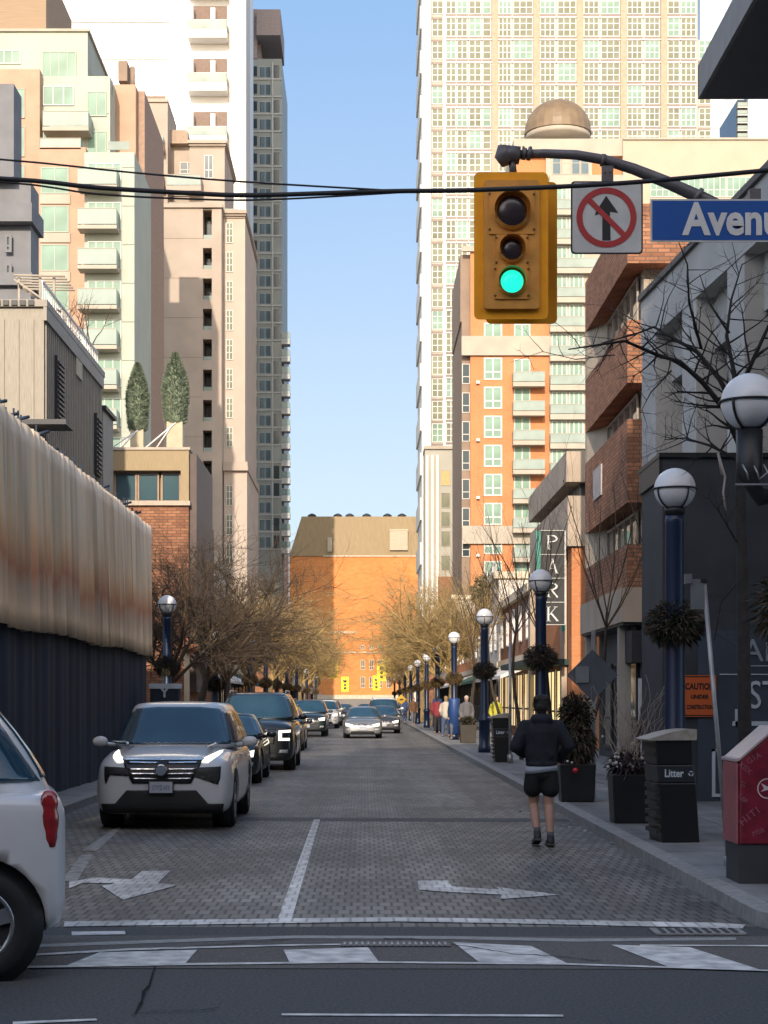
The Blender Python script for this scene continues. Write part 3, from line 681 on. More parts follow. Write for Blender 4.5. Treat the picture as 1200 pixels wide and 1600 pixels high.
for i in range(13):
    y = 514 + i * 45.4 if i else 505
    if i == 1: y = 559.5
    winp(t, 756, 785, y, y + 34, d, 2, 2, gw, gl_pale, fw=.14)
    winp(t, 803, 828, y + 2, y + 36, d, 2, 2, gw, gl_pale, fw=.12)
    if i: balc(t, PX(800, d), PX(849, d), PZ(y + 41, d), d, 1.4, cream, gl_clear, rail=1.05, th=.45)
for i in range(20):
    y = 294 + i * 45.4
    winp(t, 862, 886, y, y + 33, d - .4, 3, 2, gw, gl_pale, fw=.12); winp(t, 889, 912, y, y + 33, d - .4, 3, 2, gw, gl_pale, fw=.12)
    balc(t, PX(858, d), PX(935, d), PZ(y + 38, d), d - .4, .8, cream, gl_clear, rail=1.0, th=.55)
    if y < 480: balc(t, PX(935, d), PX(972, d), PZ(y + 38, d), d - .4, .8, cream, gl_clear, rail=1.0, th=.4)
for i in range(7): winp(t, 706 + 16, 734, 568 + i * 45, 600 + i * 45, d + .6, 1, 2, gw, gl_dark)
for i in range(4): bpart(t, 'wall_lamp', white, (PX(744, d), PX(749, d), d - .4, d, PZ(600 + i * 90, d), PZ(596 + i * 90, d)))
# --- pale blue glass tower far right and a sliver of another
d = 260.0
t = thing('blue_glass_tower', 'pale blue glass tower behind the dark overhang at the top right', 'glass tower', (PX(1160, d), d, 0))
bl = glass('sky_glass', (.50, .58, .62), .08)
bpart(t, 'glass_wall', bl, (PX(1094, d), PX(1260, d), d, d + 25, PZ(1090, d), ztop + 20))
for i in range(12): bpart(t, 'floor_band', mat('pale_steel', (.55, .56, .55), .5), (PX(1094, d), PX(1260, d), d - .1, d, PZ(-40 + i * 30, d), PZ(-41.5 + i * 30, d)))
d = 240.0
t = thing('dark_slim_tower', 'slim dark glass tower with jagged balconies peeking above the sand coloured wing', 'tower', (PX(1185, d), d, 0))
bpart(t, 'wall', gl_dark, (PX(1152, d), PX(1166, d), d, d + 12, 0, PZ(156, d))); bpart(t, 'wing', bl, (PX(1166, d), PX(1260, d), d - 1, d + 12, 0, PZ(150, d)))
for i in range(6): balc(t, PX(1150, d), PX(1166, d), PZ(170 + i * 12, d), d, 1, lite, gl_clear, rail=.5, th=.2)

# --- low modern retail building with the vertical sign (56-70 m)
X = 6.6; dn, dfar = 56.6, 69.6; zt = PZ(705, dn)
t = thing('corner_retail_building', 'low building with concrete roof band and orange brick end wall behind the black vertical sign', 'retail building', (X + 4, 62, 0))
tanc = mat('tan_concrete', (.42, .34, .26), .85, var=.12, scale=1)
bpart(t, 'roof_band', tanc, (X, X + 14, dn, dfar, zt - 1.0, zt))
bpart(t, 'clerestory', darkm, (X + .5, X + 14, dn + .4, dfar, zt - 1.45, zt - 1.0))
bpart(t, 'upper_band', tanc, (X + .05, X + 14, dn + .05, dfar, zt - 3.1, zt - 1.45))
bpart(t, 'wall', orangeb, (X + .2, X + 14, dn + .2, dfar, .0, zt - 3.1))
bpart(t, 'pier', tanc, (X - .02, X + .16, dn + 1.2, dn + 1.6, 0, zt - 3.1), (X - .02, X + .2, dfar - .8, dfar, 0, zt - 3.1))
bpart(t, 'awning', mat('dark_awning', (.03, .06, .05), .8), (X - 1.2, X + .2, dn + 1, dfar - 1, 2.9, 3.1))
for i in range(4):
    y = dn + 4 + i * 2.9
    win(t, 0, 2.3, .5, 2.8, 0, 2, 2, darkm, mat('shop_glow', (.9, .72, .35), .3, emit=.5)).location = (X + .17 - (X + 4), y - 62, .5); kids(t)[-1].rotation_euler = (0, 0, R(-90))
bpart(t, 'green_trim', mat('green_trim', (.05, .28, .22), .5), (X - .1, X + .0, dn + .3, dn + .55, 4, zt - 3.1))

# --- brick office building with ribbon windows (42-50 m)
dn, dfar = 42.0, 50.0; X = 410 * dn / F; zt = PZ(318, dn)
t = thing('brick_office_building', 'brown brick office building with slanted ribbon window recesses above a concrete canopy', 'office building', (X + 5, 46, 0))
XB = X + 14
def zy(py): return PZ(py, dn)
bands = [(318, 411), (500, 598), (655, 785), (850, 918)]      # brick bands measured at the near corner
for i, (a, b) in enumerate(bands):
    q = MB(); q.box(X, XB, dn, dfar, zy(b), zy(a)); q.build('brick_band', redb, t)
for i, (a, b) in enumerate(((411, 500), (598, 655), (785, 850))):
    z0, z1 = zy(b), zy(a); ins = .5
    q = MB()                                               # recessed core with slanted end cheeks
    q.box(X + ins, XB, dn + .6, dfar - .01, z0, z1)
    q.prism([(X, dfar), (X + ins, dfar - .02), (X + ins, dfar - 1.6), (X + .02, dfar - .25)], 'z', z0, z1)
    q.build('recess_wall', mat('tan_render', (.40, .33, .25), .8), t)
    for k in range(5):
        w = win(t, 0, 1.05, 0, z1 - z0 - .08, 0, 1, 1, mat('bronze_frame', (.30, .26, .22), .4), glass('bronze_glass', (.16, .13, .10), .04), fw=.06)
        if w: w.location = (X + ins - .04 - (X + 5), dfar - 1.6 - k * 1.06 - 46, z0 + .02); w.rotation_euler = (0, 0, R(-90))
    if i == 0: bpart(t, 'white_panel', mat('off_white', (.62, .58, .50), .7), (X + 1.2, X + 4, dn + .5, dn + .6, z0 + .05, z1 - .2))
bpart(t, 'notice_panel', mat('pale_notice', (.42, .38, .36), .7), (X - .04, X, 46.4, 48.0, zy(752) + .2, zy(692) + .1))
bpart(t, 'canopy', tanc, (X - .15, XB, dn - .1, dfar - .05, zy(972), zy(918)))
bpart(t, 'soffit', darkm, (X - .1, XB, dn, dfar - .1, zy(976), zy(972)))
bpart(t, 'ground_wall', mat('charcoal_wall', (.05, .055, .06), .7), (X + .4, XB, dn + 1, dfar, 0, zy(976)))
bpart(t, 'column', conc, (X - .05, X + .25, dn + 1.0, dn + 1.3, .13, zy(976)), (X - .05, X + .25, dfar - .6, dfar - .3, .13, zy(976)))
for i in range(3):
    w = win(t, 0, 1.6, 0, 2.3, 0, 1, 2, darkm, glass('shop_glass', (.05, .07, .08), .03)); w.location = (X + .37 - (X + 5), 48.6 - i * 2.2 - 46, .4); w.rotation_euler = (0, 0, R(-90))
le = text_mb('U.', .75, .03, .04); xf(le, Matrix.Translation((X + .75, dn - .15, PZ(1002, dn)))); le.build('sign_lettering', mat('pale_letter', (.62, .60, .55), .4), t)  # pale lettering
bpart(t, 'sign_band', mat('black_fascia', (.02, .022, .025), .6), (X + .1, XB, dn - .05, dn + 1.0, PZ(1035, dn), PZ(985, dn)))
lt = MB()
for k in range(4): lt.box(X + .9 + k * .17, X + 1.0 + k * .17, dn - .14, dn - .1, PZ(974 - k * 3.4, dn), PZ(972.6 - k * 3.4, dn))
lt.build('strip_lamps', mat('lamp_white', (.9, .88, .8), .4, emit=.6), t)
bpart(t, 'cladding', MATS['charcoal_wall'], (X + .4, XB, dn + .1, dn + 1.0, .13, PZ(1035, dn)))
dk = MB(); dk.box(X + .75, X + 1.5, dn + .04, dn + .1, .2, PZ(1060, dn)); dk.build('door', gl_dark, t)
cl = MB(); cl.box(X + .28, X + .6, dn - .1, dn + .1, .13, PZ(1060, dn)); cl.build('column', mat('white_column', (.5, .5, .5), .7), t)

# --- grey stone gallery building with tall fins (29-38 m)
gst = mat('grey_stone', (.42, .41, .39), .8, var=.12, scale=.8, bump=.1)
t = thing('grey_stone_building', 'grey stone building with deep tall window slots and sloping roofline behind the black hoarding', 'building', (8, 34, 0))
A = Vector((433 * 38.3 / F, 38.3)); B = Vector((489 * 38 / F + .45, 20.0)); zt = PZ(472, 38.3)
u = (A - B).normalized(); nrm = Vector((u.y, -u.x)) * 1.0
if nrm.x < 0: nrm = -nrm
def gp(s_, o_): p = B + u * s_ + nrm * o_; return (p.x, p.y)
Lg = (A - B).length
def gslab(a, b, o0, o1, z0, z1, name, m):
    q = MB(); q.prism([gp(a, o0), gp(b, o0), gp(b, o1), gp(a, o1)], 'z', z0, z1); return q.build(name, m, t)
gslab(0, Lg, 1.3, 12, 0, zt, 'core_wall', mat('grey_dark_stone', (.12, .12, .125), .8))
gslab(0, Lg, -.02, 12.1, zt - 1.0, zt, 'roof_band', gst)
gslab(0, Lg, -.1, 12.2, zt, zt + .12, 'roof_edge', darkm)
s_ = Lg
for i, (w_, gap) in enumerate(((1.3, 2.3), (1.1, 2.2), (1.1, 2.4), (1.1, 2.3), (1.1, 2.3))):
    gslab(s_ - w_, s_, 0, 1.3, 0, zt - 1.0, 'pier', gst)
    gslab(s_ - w_ - gap, s_ - w_, 1.2, 1.26, 3, zt - 2.0, 'window', glass('slot_glass', (.10, .12, .13), .05))
    gslab(s_ - w_ - gap, s_ - w_, .35, 1.2, zt - 2.0, zt - 1.0, 'lintel', gst)
    s_ -= w_ + gap
bpart(t, 'plant_room', gst, (7.4, 12, 36, 42, zt, zt + 1.3))
bpart(t, 'roof_upstand', mat('light_grey_stone', (.33, .33, .31), .8), (7.35, 14, 24, 34.0, zt - .2, zt + .9))

# --- dark overhanging roof at the top right
dk = 29.6; X = PX(1097, dk); zo = PZ(155, dk)
t = thing('overhanging_roof', 'huge dark flat roof overhang jutting in at the top right corner', 'roof overhang', (X + 6, 24, 0))
bpart(t, 'soffit', mat('dark_soffit', (.085, .085, .095), .7, var=.05), (X, X + 14, 12, dk, zo, zo + .55))
bpart(t, 'fascia', mat('grey_fascia', (.2, .2, .2), .6), (X - .06, X, 12, dk + .05, zo + .02, zo + .6), (X - .06, X + 14, dk, dk + .06, zo + .02, zo + .6))
bpart(t, 'wall', gst, (X + 2.4, X + 14, 14.8, dk - 1.5, zo - 3.2, zo))

# --- black construction hoarding box (27-29 m)
hb = mat('hoarding_board', (.028, .034, .042), .65, var=.25, scale=1.5)
d = 27.0; x0 = PX(1035, d); zt = PZ(715, d)
t = thing('construction_hoarding', 'black construction hoarding with white letters on the right pavement', 'hoarding', (x0 + 2, d, 0))
bpart(t, 'wall', hb, (x0, 12, d, 29.0, .13, zt))
bpart(t, 'cap', black, (x0 - .06, 12, d - .06, 29.05, zt, zt + .07), (x0 - .05, x0, d, 29.0, zt - .35, zt))
bpart(t, 'lower_panel', mat('navy_panel', (.035, .05, .075), .55, var=.2, scale=1.2), (x0 + .55, 12, d - .02, d, .13, PZ(985, d)))
sm = mat('sign_white', (.44, .50, .56), .6, var=.08)
q = text_mb('ST', .62, .0, .004, squeeze=.75); xf(q, Matrix.Translation((PX(1193, d), d - .045, PZ(1088, d)))); q.build('lettering', sm, t)
q = text_mb('AM', .5, .0, .004); xf(q, Matrix.Translation((PX(1195, d), d - .045, PZ(1018, d)))); q.build('lettering', mat('grey_letter', (.22, .26, .30), .6), t)
fr = MB()
for a, b, c, e in ((1112, 1117, 1170, 1245), (1117, 1150, 1240, 1245), (1112, 1124, 1170, 1174), (1144, 1200, 1127, 1134), (1148, 1154, 1108, 1134), (1124, 1210, 1053, 1054.5), (1170, 1210, 1040, 1041)):
    fr.box(PX(a, d), PX(b, d), d - .04, d - .02, PZ(e, d), PZ(c, d))
fr.build('graphic_lines', sm, t)
t2 = thing('caution_sign', 'orange CAUTION UNDER CONSTRUCTION sign fixed to the black hoarding', 'sign', (PX(1092, d), d - .05, PZ(1120, d)))
q = MB(); q.box(PX(1067, d), PX(1118, d), d - .06, d - .03, PZ(1120, d), PZ(1055, d)); q.build('board', mat('sign_orange', (.50, .10, .02), .5, var=.05), t2)
q = text_mb('CAUTION', .135, .004, .002, squeeze=.74); xf(q, Matrix.Translation((PX(1092, d), d - .064, PZ(1073, d)))); q.build('lettering', black, t2)
q = text_mb('UNDER', .085, .003, .002); xf(q, Matrix.Translation((PX(1092, d), d - .064, PZ(1089, d)))); q.build('lettering', black, t2)
q = text_mb('CONSTRUCTION', .09, .003, .002, squeeze=.58); xf(q, Matrix.Translation((PX(1092, d), d - .064, PZ(1105, d)))); q.build('lettering', black, t2)
q = MB()
for a, c in ((1056.5, 1058), (1117, 1118.5)): q.box(PX(1069, d), PX(1116, d), d - .064, d - .06, PZ(c, d), PZ(a, d))
q.build('border', black, t2)

# ================================================================== small shop buildings along both sides
def shop(side, y0, y1, h, wallm, label, awn, cat='shop', glow=None, setback=0.0, storeys=2):
    X = (6.9 + setback) if side > 0 else (-8.2 - setback)
    X2 = X + side * 9
    t = thing('shop_building', label, cat, ((X + X2) / 2, (y0 + y1) / 2, 0)); o = OFF[t.name]
    bpart(t, 'wall', wallm, (X, X2, y0, y1, 0, h)); bpart(t, 'cornice', cream2, (X - side * .25, X2, y0 - .2, y1 + .1, h, h + .35), (X - side * .12, X, y0 - .1, y1, 3.4, 3.7))
    n = max(1, int((y1 - y0) / 3)); st = (y1 - y0) / n
    for s in range(storeys - 1):
        for k in range(n):
            w = win(t, 0, 1.1, 0, 1.6, 0, 2, 2, white, gl_dark)
            if w: w.location = (X - side * .02 - o[0], (y0 + st * (k + .5) + side * .55) - o[1], 4.3 + s * 3); w.rotation_euler = (0, 0, R(-90 * side))
        for k in range(2):
            win(t, min(X, X2) + 1.6 + k * 3, min(X, X2) + 2.8 + k * 3, 4.3 + s * 3, 5.9 + s * 3, y0 - .02, 2, 2, white, gl_tan)
    for k in range(n):
        w = win(t, 0, st * .75, 0, 2.4, 0, 2, 2, darkm, glow or gl_dark)
        if w: w.location = (X - side * .03 - o[0], (y0 + st * (k + .5) + side * st * .37) - o[1], .5); w.rotation_euler = (0, 0, R(-90 * side))
    a = MB(); a.prism([(X, 3.35), (X - side * 1.3, 2.75), (X - side * 1.3, 2.62), (X, 3.1)], 'y', y0 + .4, y1 - .4); a.build('awning', awn, t)
    return t
wbr = mat('white_render', (.62, .57, .50), .8, var=.08, scale=1)
a_red = mat('red_awning', (.25, .04, .03), .8); a_wh = mat('white_awning', (.72, .70, .66), .8); a_grn = mat('green_awning', (.03, .10, .07), .8)
glow = mat('warm_shop_pane', (.95, .70, .36), .3, emit=.35)
shop(1, 71, 88, 6.2, redb, 'red brick shop with white cornice just past the vertical black sign', a_wh, glow=glow)
shop(1, 89, 108, 8.0, wbr, 'white rendered three storey shop on the right behind bare trees', a_grn, storeys=3)
shop(1, 109, 132, 6.8, orangeb, 'orange brick shop row with white awning on the right', a_wh)
shop(1, 133, 160, 9.5, wbr, 'pale three storey shop next to the domed apartment building', a_red, storeys=3)
shop(1, 186, 216, 7.5, redb, 'long red brick shop beyond the domed apartment building', a_wh)
shop(-1, 71, 86, 7.0, redb, 'red brick shop on the left behind the dark tree', a_wh)
shop(-1, 87, 104, 9.0, wbr, 'tall white rendered shop on the left behind the yellowish trees', a_wh, storeys=3)
shop(-1, 105, 128, 7.6, wbr, 'low white shop on the left at the foot of the apartment block', a_grn)
shop(-1, 172, 196, 8.0, redb, 'red brick shop on the left below the slim stone tower', a_red)
shop(-1, 197, 228, 9.0, wbr, 'white rendered shop far down the left side of the street', a_wh, storeys=3)
shop(-1, 262, 284, 8.0, redb, 'red brick shop in front of the green tower', a_wh)
shop(1, 262, 300, 9.0, wbr, 'white rendered shop at the far right end of the street', a_wh, storeys=3)

# --- unseen buildings behind the viewer, sized to shade the near street
t = thing('office_slab', 'plain unseen office slab behind the viewer, sized to shade the near street', 'office building', (20, -40, 0))
bpart(t, 'wall', mat('grey_curtain_wall', (.30, .30, .30), .6), (-9.9, 60, -60, -32, 0, 38.5), (60, 140, -60, -30, 0, 26))
for i in range(11):
    bpart(t, 'window_band', gl_dark, (-9.6, 59, -32, -31.9, 2.2 + i * 3.3, 4.4 + i * 3.3))
t = thing('low_office', 'lower unseen office building behind the viewer, kept low to let sun in on the left', 'office building', (-40, -40, 0))
bpart(t, 'wall', tanc, (-120, -9.95, -60, -32, 0, 22.7))  # unseen; roof kept low so sun passes over towards the tarp
for i in range(6): bpart(t, 'window_band', gl_dark, (-119, -10.4, -32, -31.9, 2.2 + i * 3.3, 4.4 + i * 3.3))
flush()
# ------------------------------------------------------------------ hoarding with the draped tarp on the left
def grid_mesh(fn, nu, nv, mi=0):
    mb = MB(); vs = [fn(i / nu, j / nv) for j in range(nv + 1) for i in range(nu + 1)]
    fs = [(j * (nu + 1) + i, j * (nu + 1) + i + 1, (j + 1) * (nu + 1) + i + 1, (j + 1) * (nu + 1) + i) for j in range(nv) for i in range(nu)]
    mb.add(vs, fs, mi, True); return mb
XT = -5.3; y0, y1 = 14.5, 42.0
def tarp_mat():  # print colours lifted warm and pale to carry reflected sunlight
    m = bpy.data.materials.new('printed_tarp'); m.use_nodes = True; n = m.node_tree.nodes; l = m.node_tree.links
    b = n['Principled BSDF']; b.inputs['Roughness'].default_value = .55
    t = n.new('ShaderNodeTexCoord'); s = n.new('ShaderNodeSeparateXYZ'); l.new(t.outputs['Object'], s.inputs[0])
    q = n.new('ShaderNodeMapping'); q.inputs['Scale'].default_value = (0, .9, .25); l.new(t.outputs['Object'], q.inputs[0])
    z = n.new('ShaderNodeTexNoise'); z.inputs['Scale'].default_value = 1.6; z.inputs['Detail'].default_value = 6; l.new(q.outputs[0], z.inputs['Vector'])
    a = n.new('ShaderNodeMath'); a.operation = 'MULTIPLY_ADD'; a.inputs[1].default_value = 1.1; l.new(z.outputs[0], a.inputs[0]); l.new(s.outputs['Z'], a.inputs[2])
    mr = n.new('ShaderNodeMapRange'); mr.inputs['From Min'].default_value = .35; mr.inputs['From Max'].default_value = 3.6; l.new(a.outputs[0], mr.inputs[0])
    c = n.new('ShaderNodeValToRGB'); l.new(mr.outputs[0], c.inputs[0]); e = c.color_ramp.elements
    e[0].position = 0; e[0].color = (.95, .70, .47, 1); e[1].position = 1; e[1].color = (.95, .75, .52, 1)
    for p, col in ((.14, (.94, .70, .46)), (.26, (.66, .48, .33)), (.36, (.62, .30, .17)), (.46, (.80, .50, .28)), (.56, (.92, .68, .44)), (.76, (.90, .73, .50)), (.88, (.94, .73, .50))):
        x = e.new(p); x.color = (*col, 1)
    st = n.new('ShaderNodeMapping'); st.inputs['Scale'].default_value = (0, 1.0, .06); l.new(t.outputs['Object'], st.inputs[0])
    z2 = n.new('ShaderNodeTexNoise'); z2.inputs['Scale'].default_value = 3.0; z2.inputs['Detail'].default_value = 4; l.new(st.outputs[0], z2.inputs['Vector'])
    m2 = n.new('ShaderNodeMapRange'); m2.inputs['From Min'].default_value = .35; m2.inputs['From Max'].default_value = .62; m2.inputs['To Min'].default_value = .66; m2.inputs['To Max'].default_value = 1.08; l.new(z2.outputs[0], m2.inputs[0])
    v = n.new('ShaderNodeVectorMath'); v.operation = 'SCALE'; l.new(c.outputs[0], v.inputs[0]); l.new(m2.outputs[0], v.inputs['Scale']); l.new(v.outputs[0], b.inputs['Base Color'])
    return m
rnd = random.Random(3)
rnd = random.Random(3); pl = [y0]
while pl[-1] < y1: pl.append(pl[-1] + rnd.choice((.16, .22, .3, .38, .5, .62)))
pa = [rnd.uniform(.07, .17) for _ in pl]
import bisect
def foldx(y, v):                                  # hanging pleats: a broad face turned up the street, then a short return
    i = min(len(pl) - 2, max(0, bisect.bisect_right(pl, y) - 1)); u = (y - pl[i]) / (pl[i + 1] - pl[i]); a = pa[i] * (.2 + .8 * (1 - v) ** .7)
    k = (1 - math.cos(min(1, u / .42) * math.pi)) / 2 if u < .42 else (1 + math.cos((u - .42) / .58 * math.pi)) / 2
    return a * k + .02 * math.sin(y * 2.1 + v)
def tarp(u, v):
    y = y0 + (y1 - y0) * u; zb = 2.80 + .03 * math.sin(y * .9) + .015 * math.sin(y * 5.7); z = zb + (5.93 - zb) * v
    return (XT + .1 + foldx(y, v), y, z)
t = thing('construction_fence', 'dark navy construction fence along the left pavement below the draped tarp', 'fence', (XT, 28, 0))
def dark(u, v):
    y = y0 + (y1 + .0 - y0) * u; return (XT + .02 + .018 * math.sin(y * 4) + .012 * math.sin(y * 9.7), y, .1 + 2.9 * v)
navy = mat('navy_mesh_fabric', (.012, .020, .036), .8, scale=2.5, var=.4, stretch=(1, 1, .15))
grid_mesh(dark, 240, 4).build('fabric_screen', navy, t)
q = MB()
for i in range(12): q.tube((XT - .12, y0 + i * 2.5, .1), (XT - .12, y0 + i * 2.5, 5.9), .04, n=6)
for z in (.6, 3, 5.8): q.tube((XT - .12, y0, z), (XT - .12, y1, z), .03, n=6)
q.build('scaffold_frame', darkm, t)
q = MB(); q.quad((XT - .2, y0, .1), (XT - .2, y1, .1), (XT - .2, y1, 5.85), (XT - .2, y0, 5.85)); q.box(XT - 6, XT - .2, y1, y1 + .05, .1, 3.6); q.build('backing', navy, t)
q = MB(); rnd = random.Random(8)
for i in range(10):
    y = 19.5 + i * .32; z = .55 + rnd.uniform(-.06, .06)
    q.box(XT + .09, XT + .11, y, y + rnd.uniform(.05, .12), z, z + rnd.uniform(.1, .3))
q.build('fence_stencil', mat('faded_white', (.16, .18, .20), .7), t)
tp = thing('printed_tarp', 'weathered cream and rust printed tarp with sunlight in its colour, hanging in vertical folds on the left fence', 'tarp', (XT, 28, 2.8))
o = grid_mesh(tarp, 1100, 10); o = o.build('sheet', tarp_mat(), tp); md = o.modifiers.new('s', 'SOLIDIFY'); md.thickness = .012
# dark stakes and dried stems above the tarp
t = thing('rooftop_railing', 'ragged dark spiked railing rising behind the top edge of the tarp', 'railing', (XT - .6, 32, 5.9))
q = MB(); rnd = random.Random(4)
for i in range(64):
    y = 25.0 + i * .30; h = rnd.uniform(.35, .8)
    q.tube((XT - .45, y, 5.3), (XT - .45 + rnd.uniform(-.05, .05), y + rnd.uniform(-.04, .04), 5.75 + h), .03, .018, 5)
    if i % 2 == 0: q.tube((XT - .45, y - .12, 5.75 + h * .55), (XT - .45, y + .14, 5.8 + h * .6), .035, n=5)
    if i % 3 == 0: q.tube((XT - .45, y, 5.75 + h * .8), (XT - .3, y + .2, 5.75 + h * .9), .03, n=5)
q.tube((XT - .45, 25, 5.95), (XT - .45, 44, 5.95), .03, n=6); q.build('stakes', mat('navy_iron', (.03, .045, .07), .6), t)

# ------------------------------------------------------------------ traffic signal, its arm, signs
d = 15.6; S = d / F
ylw = mat('signal_yellow', (1.0, .40, .004), .45, var=.08, scale=8); ylw2 = mat('signal_yellow_housing', (.66, .30, .05), .5, var=.1, scale=8)
lensd = glass('dark_lens', (.030, .018, .022), .25)
def signal(cx, cy, dist, scale=1.0, label='', tilt=0, face=1, lit=True, ylw=ylw, ylw2=ylw2):
    """cx,cy world x / centre height; lenses towards -Y when face=1"""
    t = thing('traffic_signal', label, 'traffic light', (cx, dist, cy)); OFF[t.name] = (0, 0, 0)
    k = scale; W2, H2 = .335 * k, .665 * k
    def rr(w, h, r, n=5):
        P = []
        for sx, sz, a0 in ((1, 1, 0), (-1, 1, 90), (-1, -1, 180), (1, -1, 270)):
            for i in range(n + 1): a = R(a0 + 90 * i / n); P.append((sx * (w - r) + r * math.cos(a), sz * (h - r) + r * math.sin(a)))
        return P
    q = MB(); q.prism(rr(W2, H2, .05 * k), 'y', .02, .035); q.build('backplate', ylw, t, off=(0, 0, 0))
    q = MB(); q.prism(rr(W2 - .085 * k, H2 - .085 * k, .03 * k), 'y', -.03, .018); q.box(-.16 * k, .16 * k, .04, .22, -.56 * k, .56 * k); q.build('housing', ylw2, t, off=(0, 0, 0))
    for i, (z, r, h) in enumerate(((.29, .152, .20), (-.055, .108, .14), (-.345, .115, .15))):
        z *= k; r *= k; h *= k
        q = MB(); w = h * 1.02; fr = [(-w, z - h), (w, z - h), (w, z + h), (-w, z + h)]
        q.prism(fr, 'y', -.045, -.031); b = q.build('lens_door', ylw2, t, off=(0, 0, 0))
        q = MB(); q.lathe([(r * 1.10, -.075), (r * 1.10, -.05), (r * 1.02, -.05), (r * 1.02, -.07)], (0, 0, 0), 28, axis='y')
        q.v = [(p[0], p[1], p[2] + z) for p in q.v]; q.build('lens_ring', darkm if 0 else ylw2, b, off=(0, 0, 0))
        m_ = mat('green_lens', (.01, .62, .40), .3, var=.45, scale=55, emit=.75) if (i == 2 and lit) else lensd
        q = MB(); q.lathe([(r, -.052), (r, -.066), (r * .8, -.082), (r * .4, -.092), (.001, -.095)], (0, 0, 0), 28, axis='y')
        q.v = [(p[0], p[1], p[2] + z) for p in q.v]; q.build('lens', m_, t, off=(0, 0, 0))
        if face == 1:
            q = MB(); n = 14                                   # visor, cut short as seen from the front
            for j in range(n):
                a0, a1 = R(-20 + 220 * j / n), R(-20 + 220 * (j + 1) / n); rr_ = r * 1.08
                p = lambda a, y: (rr_ * math.cos(a), y, z + rr_ * math.sin(a))
                q.quad(p(a0, -.05), p(a1, -.05), p(a1, -.16 * k), p(a0, -.16 * k)); 
            q.build('visor', ylw2, t, off=(0, 0, 0))
        sc = MB()
        for sx in (-1, 1):
            for sz in (-1, 1): sc.sphere((sx * w * .98, -.05, z + sz * h * .8), .012 * k, 6, 5)
        sc.build('hinges', mat('brass_bolt', (.18, .10, .03), .5), b, off=(0, 0, 0))
    t.rotation_euler = (0, 0, tilt)
    return t
signal(PX(799, d), PZ(383, d), d, 1.0, 'large yellow traffic light showing green, hanging from the grey mast arm')
signal(PX(814.4, 16.02), PZ(396.5, 16.02), 16.02, .985, 'second yellow traffic light backed against the green one, its edge showing', tilt=math.pi, lit=False)
armm = mat('arm_grey', (.14, .13, .135), .5, .3, var=.15, scale=6)
t = thing('mast_arm', 'curved grey steel mast arm carrying the signal and signs, from a pole right of view', 'signal pole', (4.35, d + .15, 0))
q = MB(); da = d + .12
pts = [W(px, py, da) for px, py in ((806, 241), (850, 240), (900, 242), (945, 250), (990, 264), (1040, 284), (1098, 310), (1180, 352), (1260, 400))] + [(4.35, da, PZ(460, da))]
q.path(pts, [.038, .04, .043, .046, .05, .055, .06, .065, .07, .075], 12); q.build('arm', armm, t)
q = MB(); q.path([W(790, 231, da), W(787, 243, da), W(793, 256, da)], [.075, .085, .06], 12); q.path([W(783, 240, da), W(812, 243, da)], [.08, .08], 12)
q.tube(W(800, 250, da), W(802, 272, da), .035); q.build('end_casting', armm, t)
q = MB()
for px, w in ((819, .055), (827, .06), (942, .058), (1090, .08)): q.tube(W(px - 3, 240 if px < 900 else (250 if px < 1000 else 304), da), W(px + 3, 241 if px < 900 else (251 if px < 1000 else 308), da), w)
for px in (818, 829): q.tube(W(px, 240, da), W(px, 229, da), .012)
q.build('clamp', armm, t)
q = MB(); q.tube((4.35, da, 0), (4.35, da, 6.6), .11, .09, 16); q.tube((4.35, da, .13), (4.35, da, .55), .17, .15, 16); q.build('pole', armm, t)
q = MB(); q.box(*[PX(939, da), PX(957, da), da - .06, da - .03, PZ(287, da), PZ(262, da)]); q.tube(W(944, 252, da), W(945, 266, da), .02)
for k in (0, 1): q.sphere((PX(944 + k * 8, da), da - .07, PZ(272, da)), .008, 6, 5)
q.build('sign_bracket', armm, t)
# no-straight-through sign
ds = d; x0, x1, z0, z1 = PX(892, ds), PX(1004.5, ds), PZ(397, ds), PZ(283, ds); cx, cz = (x0 + x1) / 2, (z0 + z1) / 2
def rrect(x0, x1, z0, z1, r, n=5):
    P = []
    for X_, Z_, a0 in ((x1 - r, z1 - r, 0), (x0 + r, z1 - r, 90), (x0 + r, z0 + r, 180), (x1 - r, z0 + r, 270)):
        for i in range(n + 1): a = R(a0 + 90 * i / n); P.append((X_ + r * math.cos(a), Z_ + r * math.sin(a)))
    return P
t = thing('no_straight_sign', 'square white sign with a red crossed ring over a black upward arrow', 'traffic sign', (cx, ds, z0))
signw = mat('sign_face_white', (.56, .56, .54), .5, var=.1, scale=5); signr = mat('sign_red', (.42, .035, .035), .5); signk = mat('sign_black', (.015, .015, .018), .5)
q = MB(); q.prism(rrect(x0, x1, z0, z1, .035), 'y', ds, ds + .006); q.build('border', signk, t)
q = MB(); q.prism(rrect(x0 + .014, x1 - .014, z0 + .014, z1 - .014, .028), 'y', ds - .003, ds); q.build('panel', signw, t)
Y = ds - .005; q = MB()
ar = [(947, 306), (966, 333), (953, 331), (954, 376), (941, 376), (941, 333), (929, 337), (931, 331)]
q.prism([(PX(a, ds), PZ(b, ds)) for a, b in ar], 'y', Y, Y + .002); q.build('arrow', signk, t)
q = MB(); rO, rI = 47 * ds / F, 37.5 * ds / F; n = 40
rx, rz = PX(947.5, ds), PZ(340, ds)
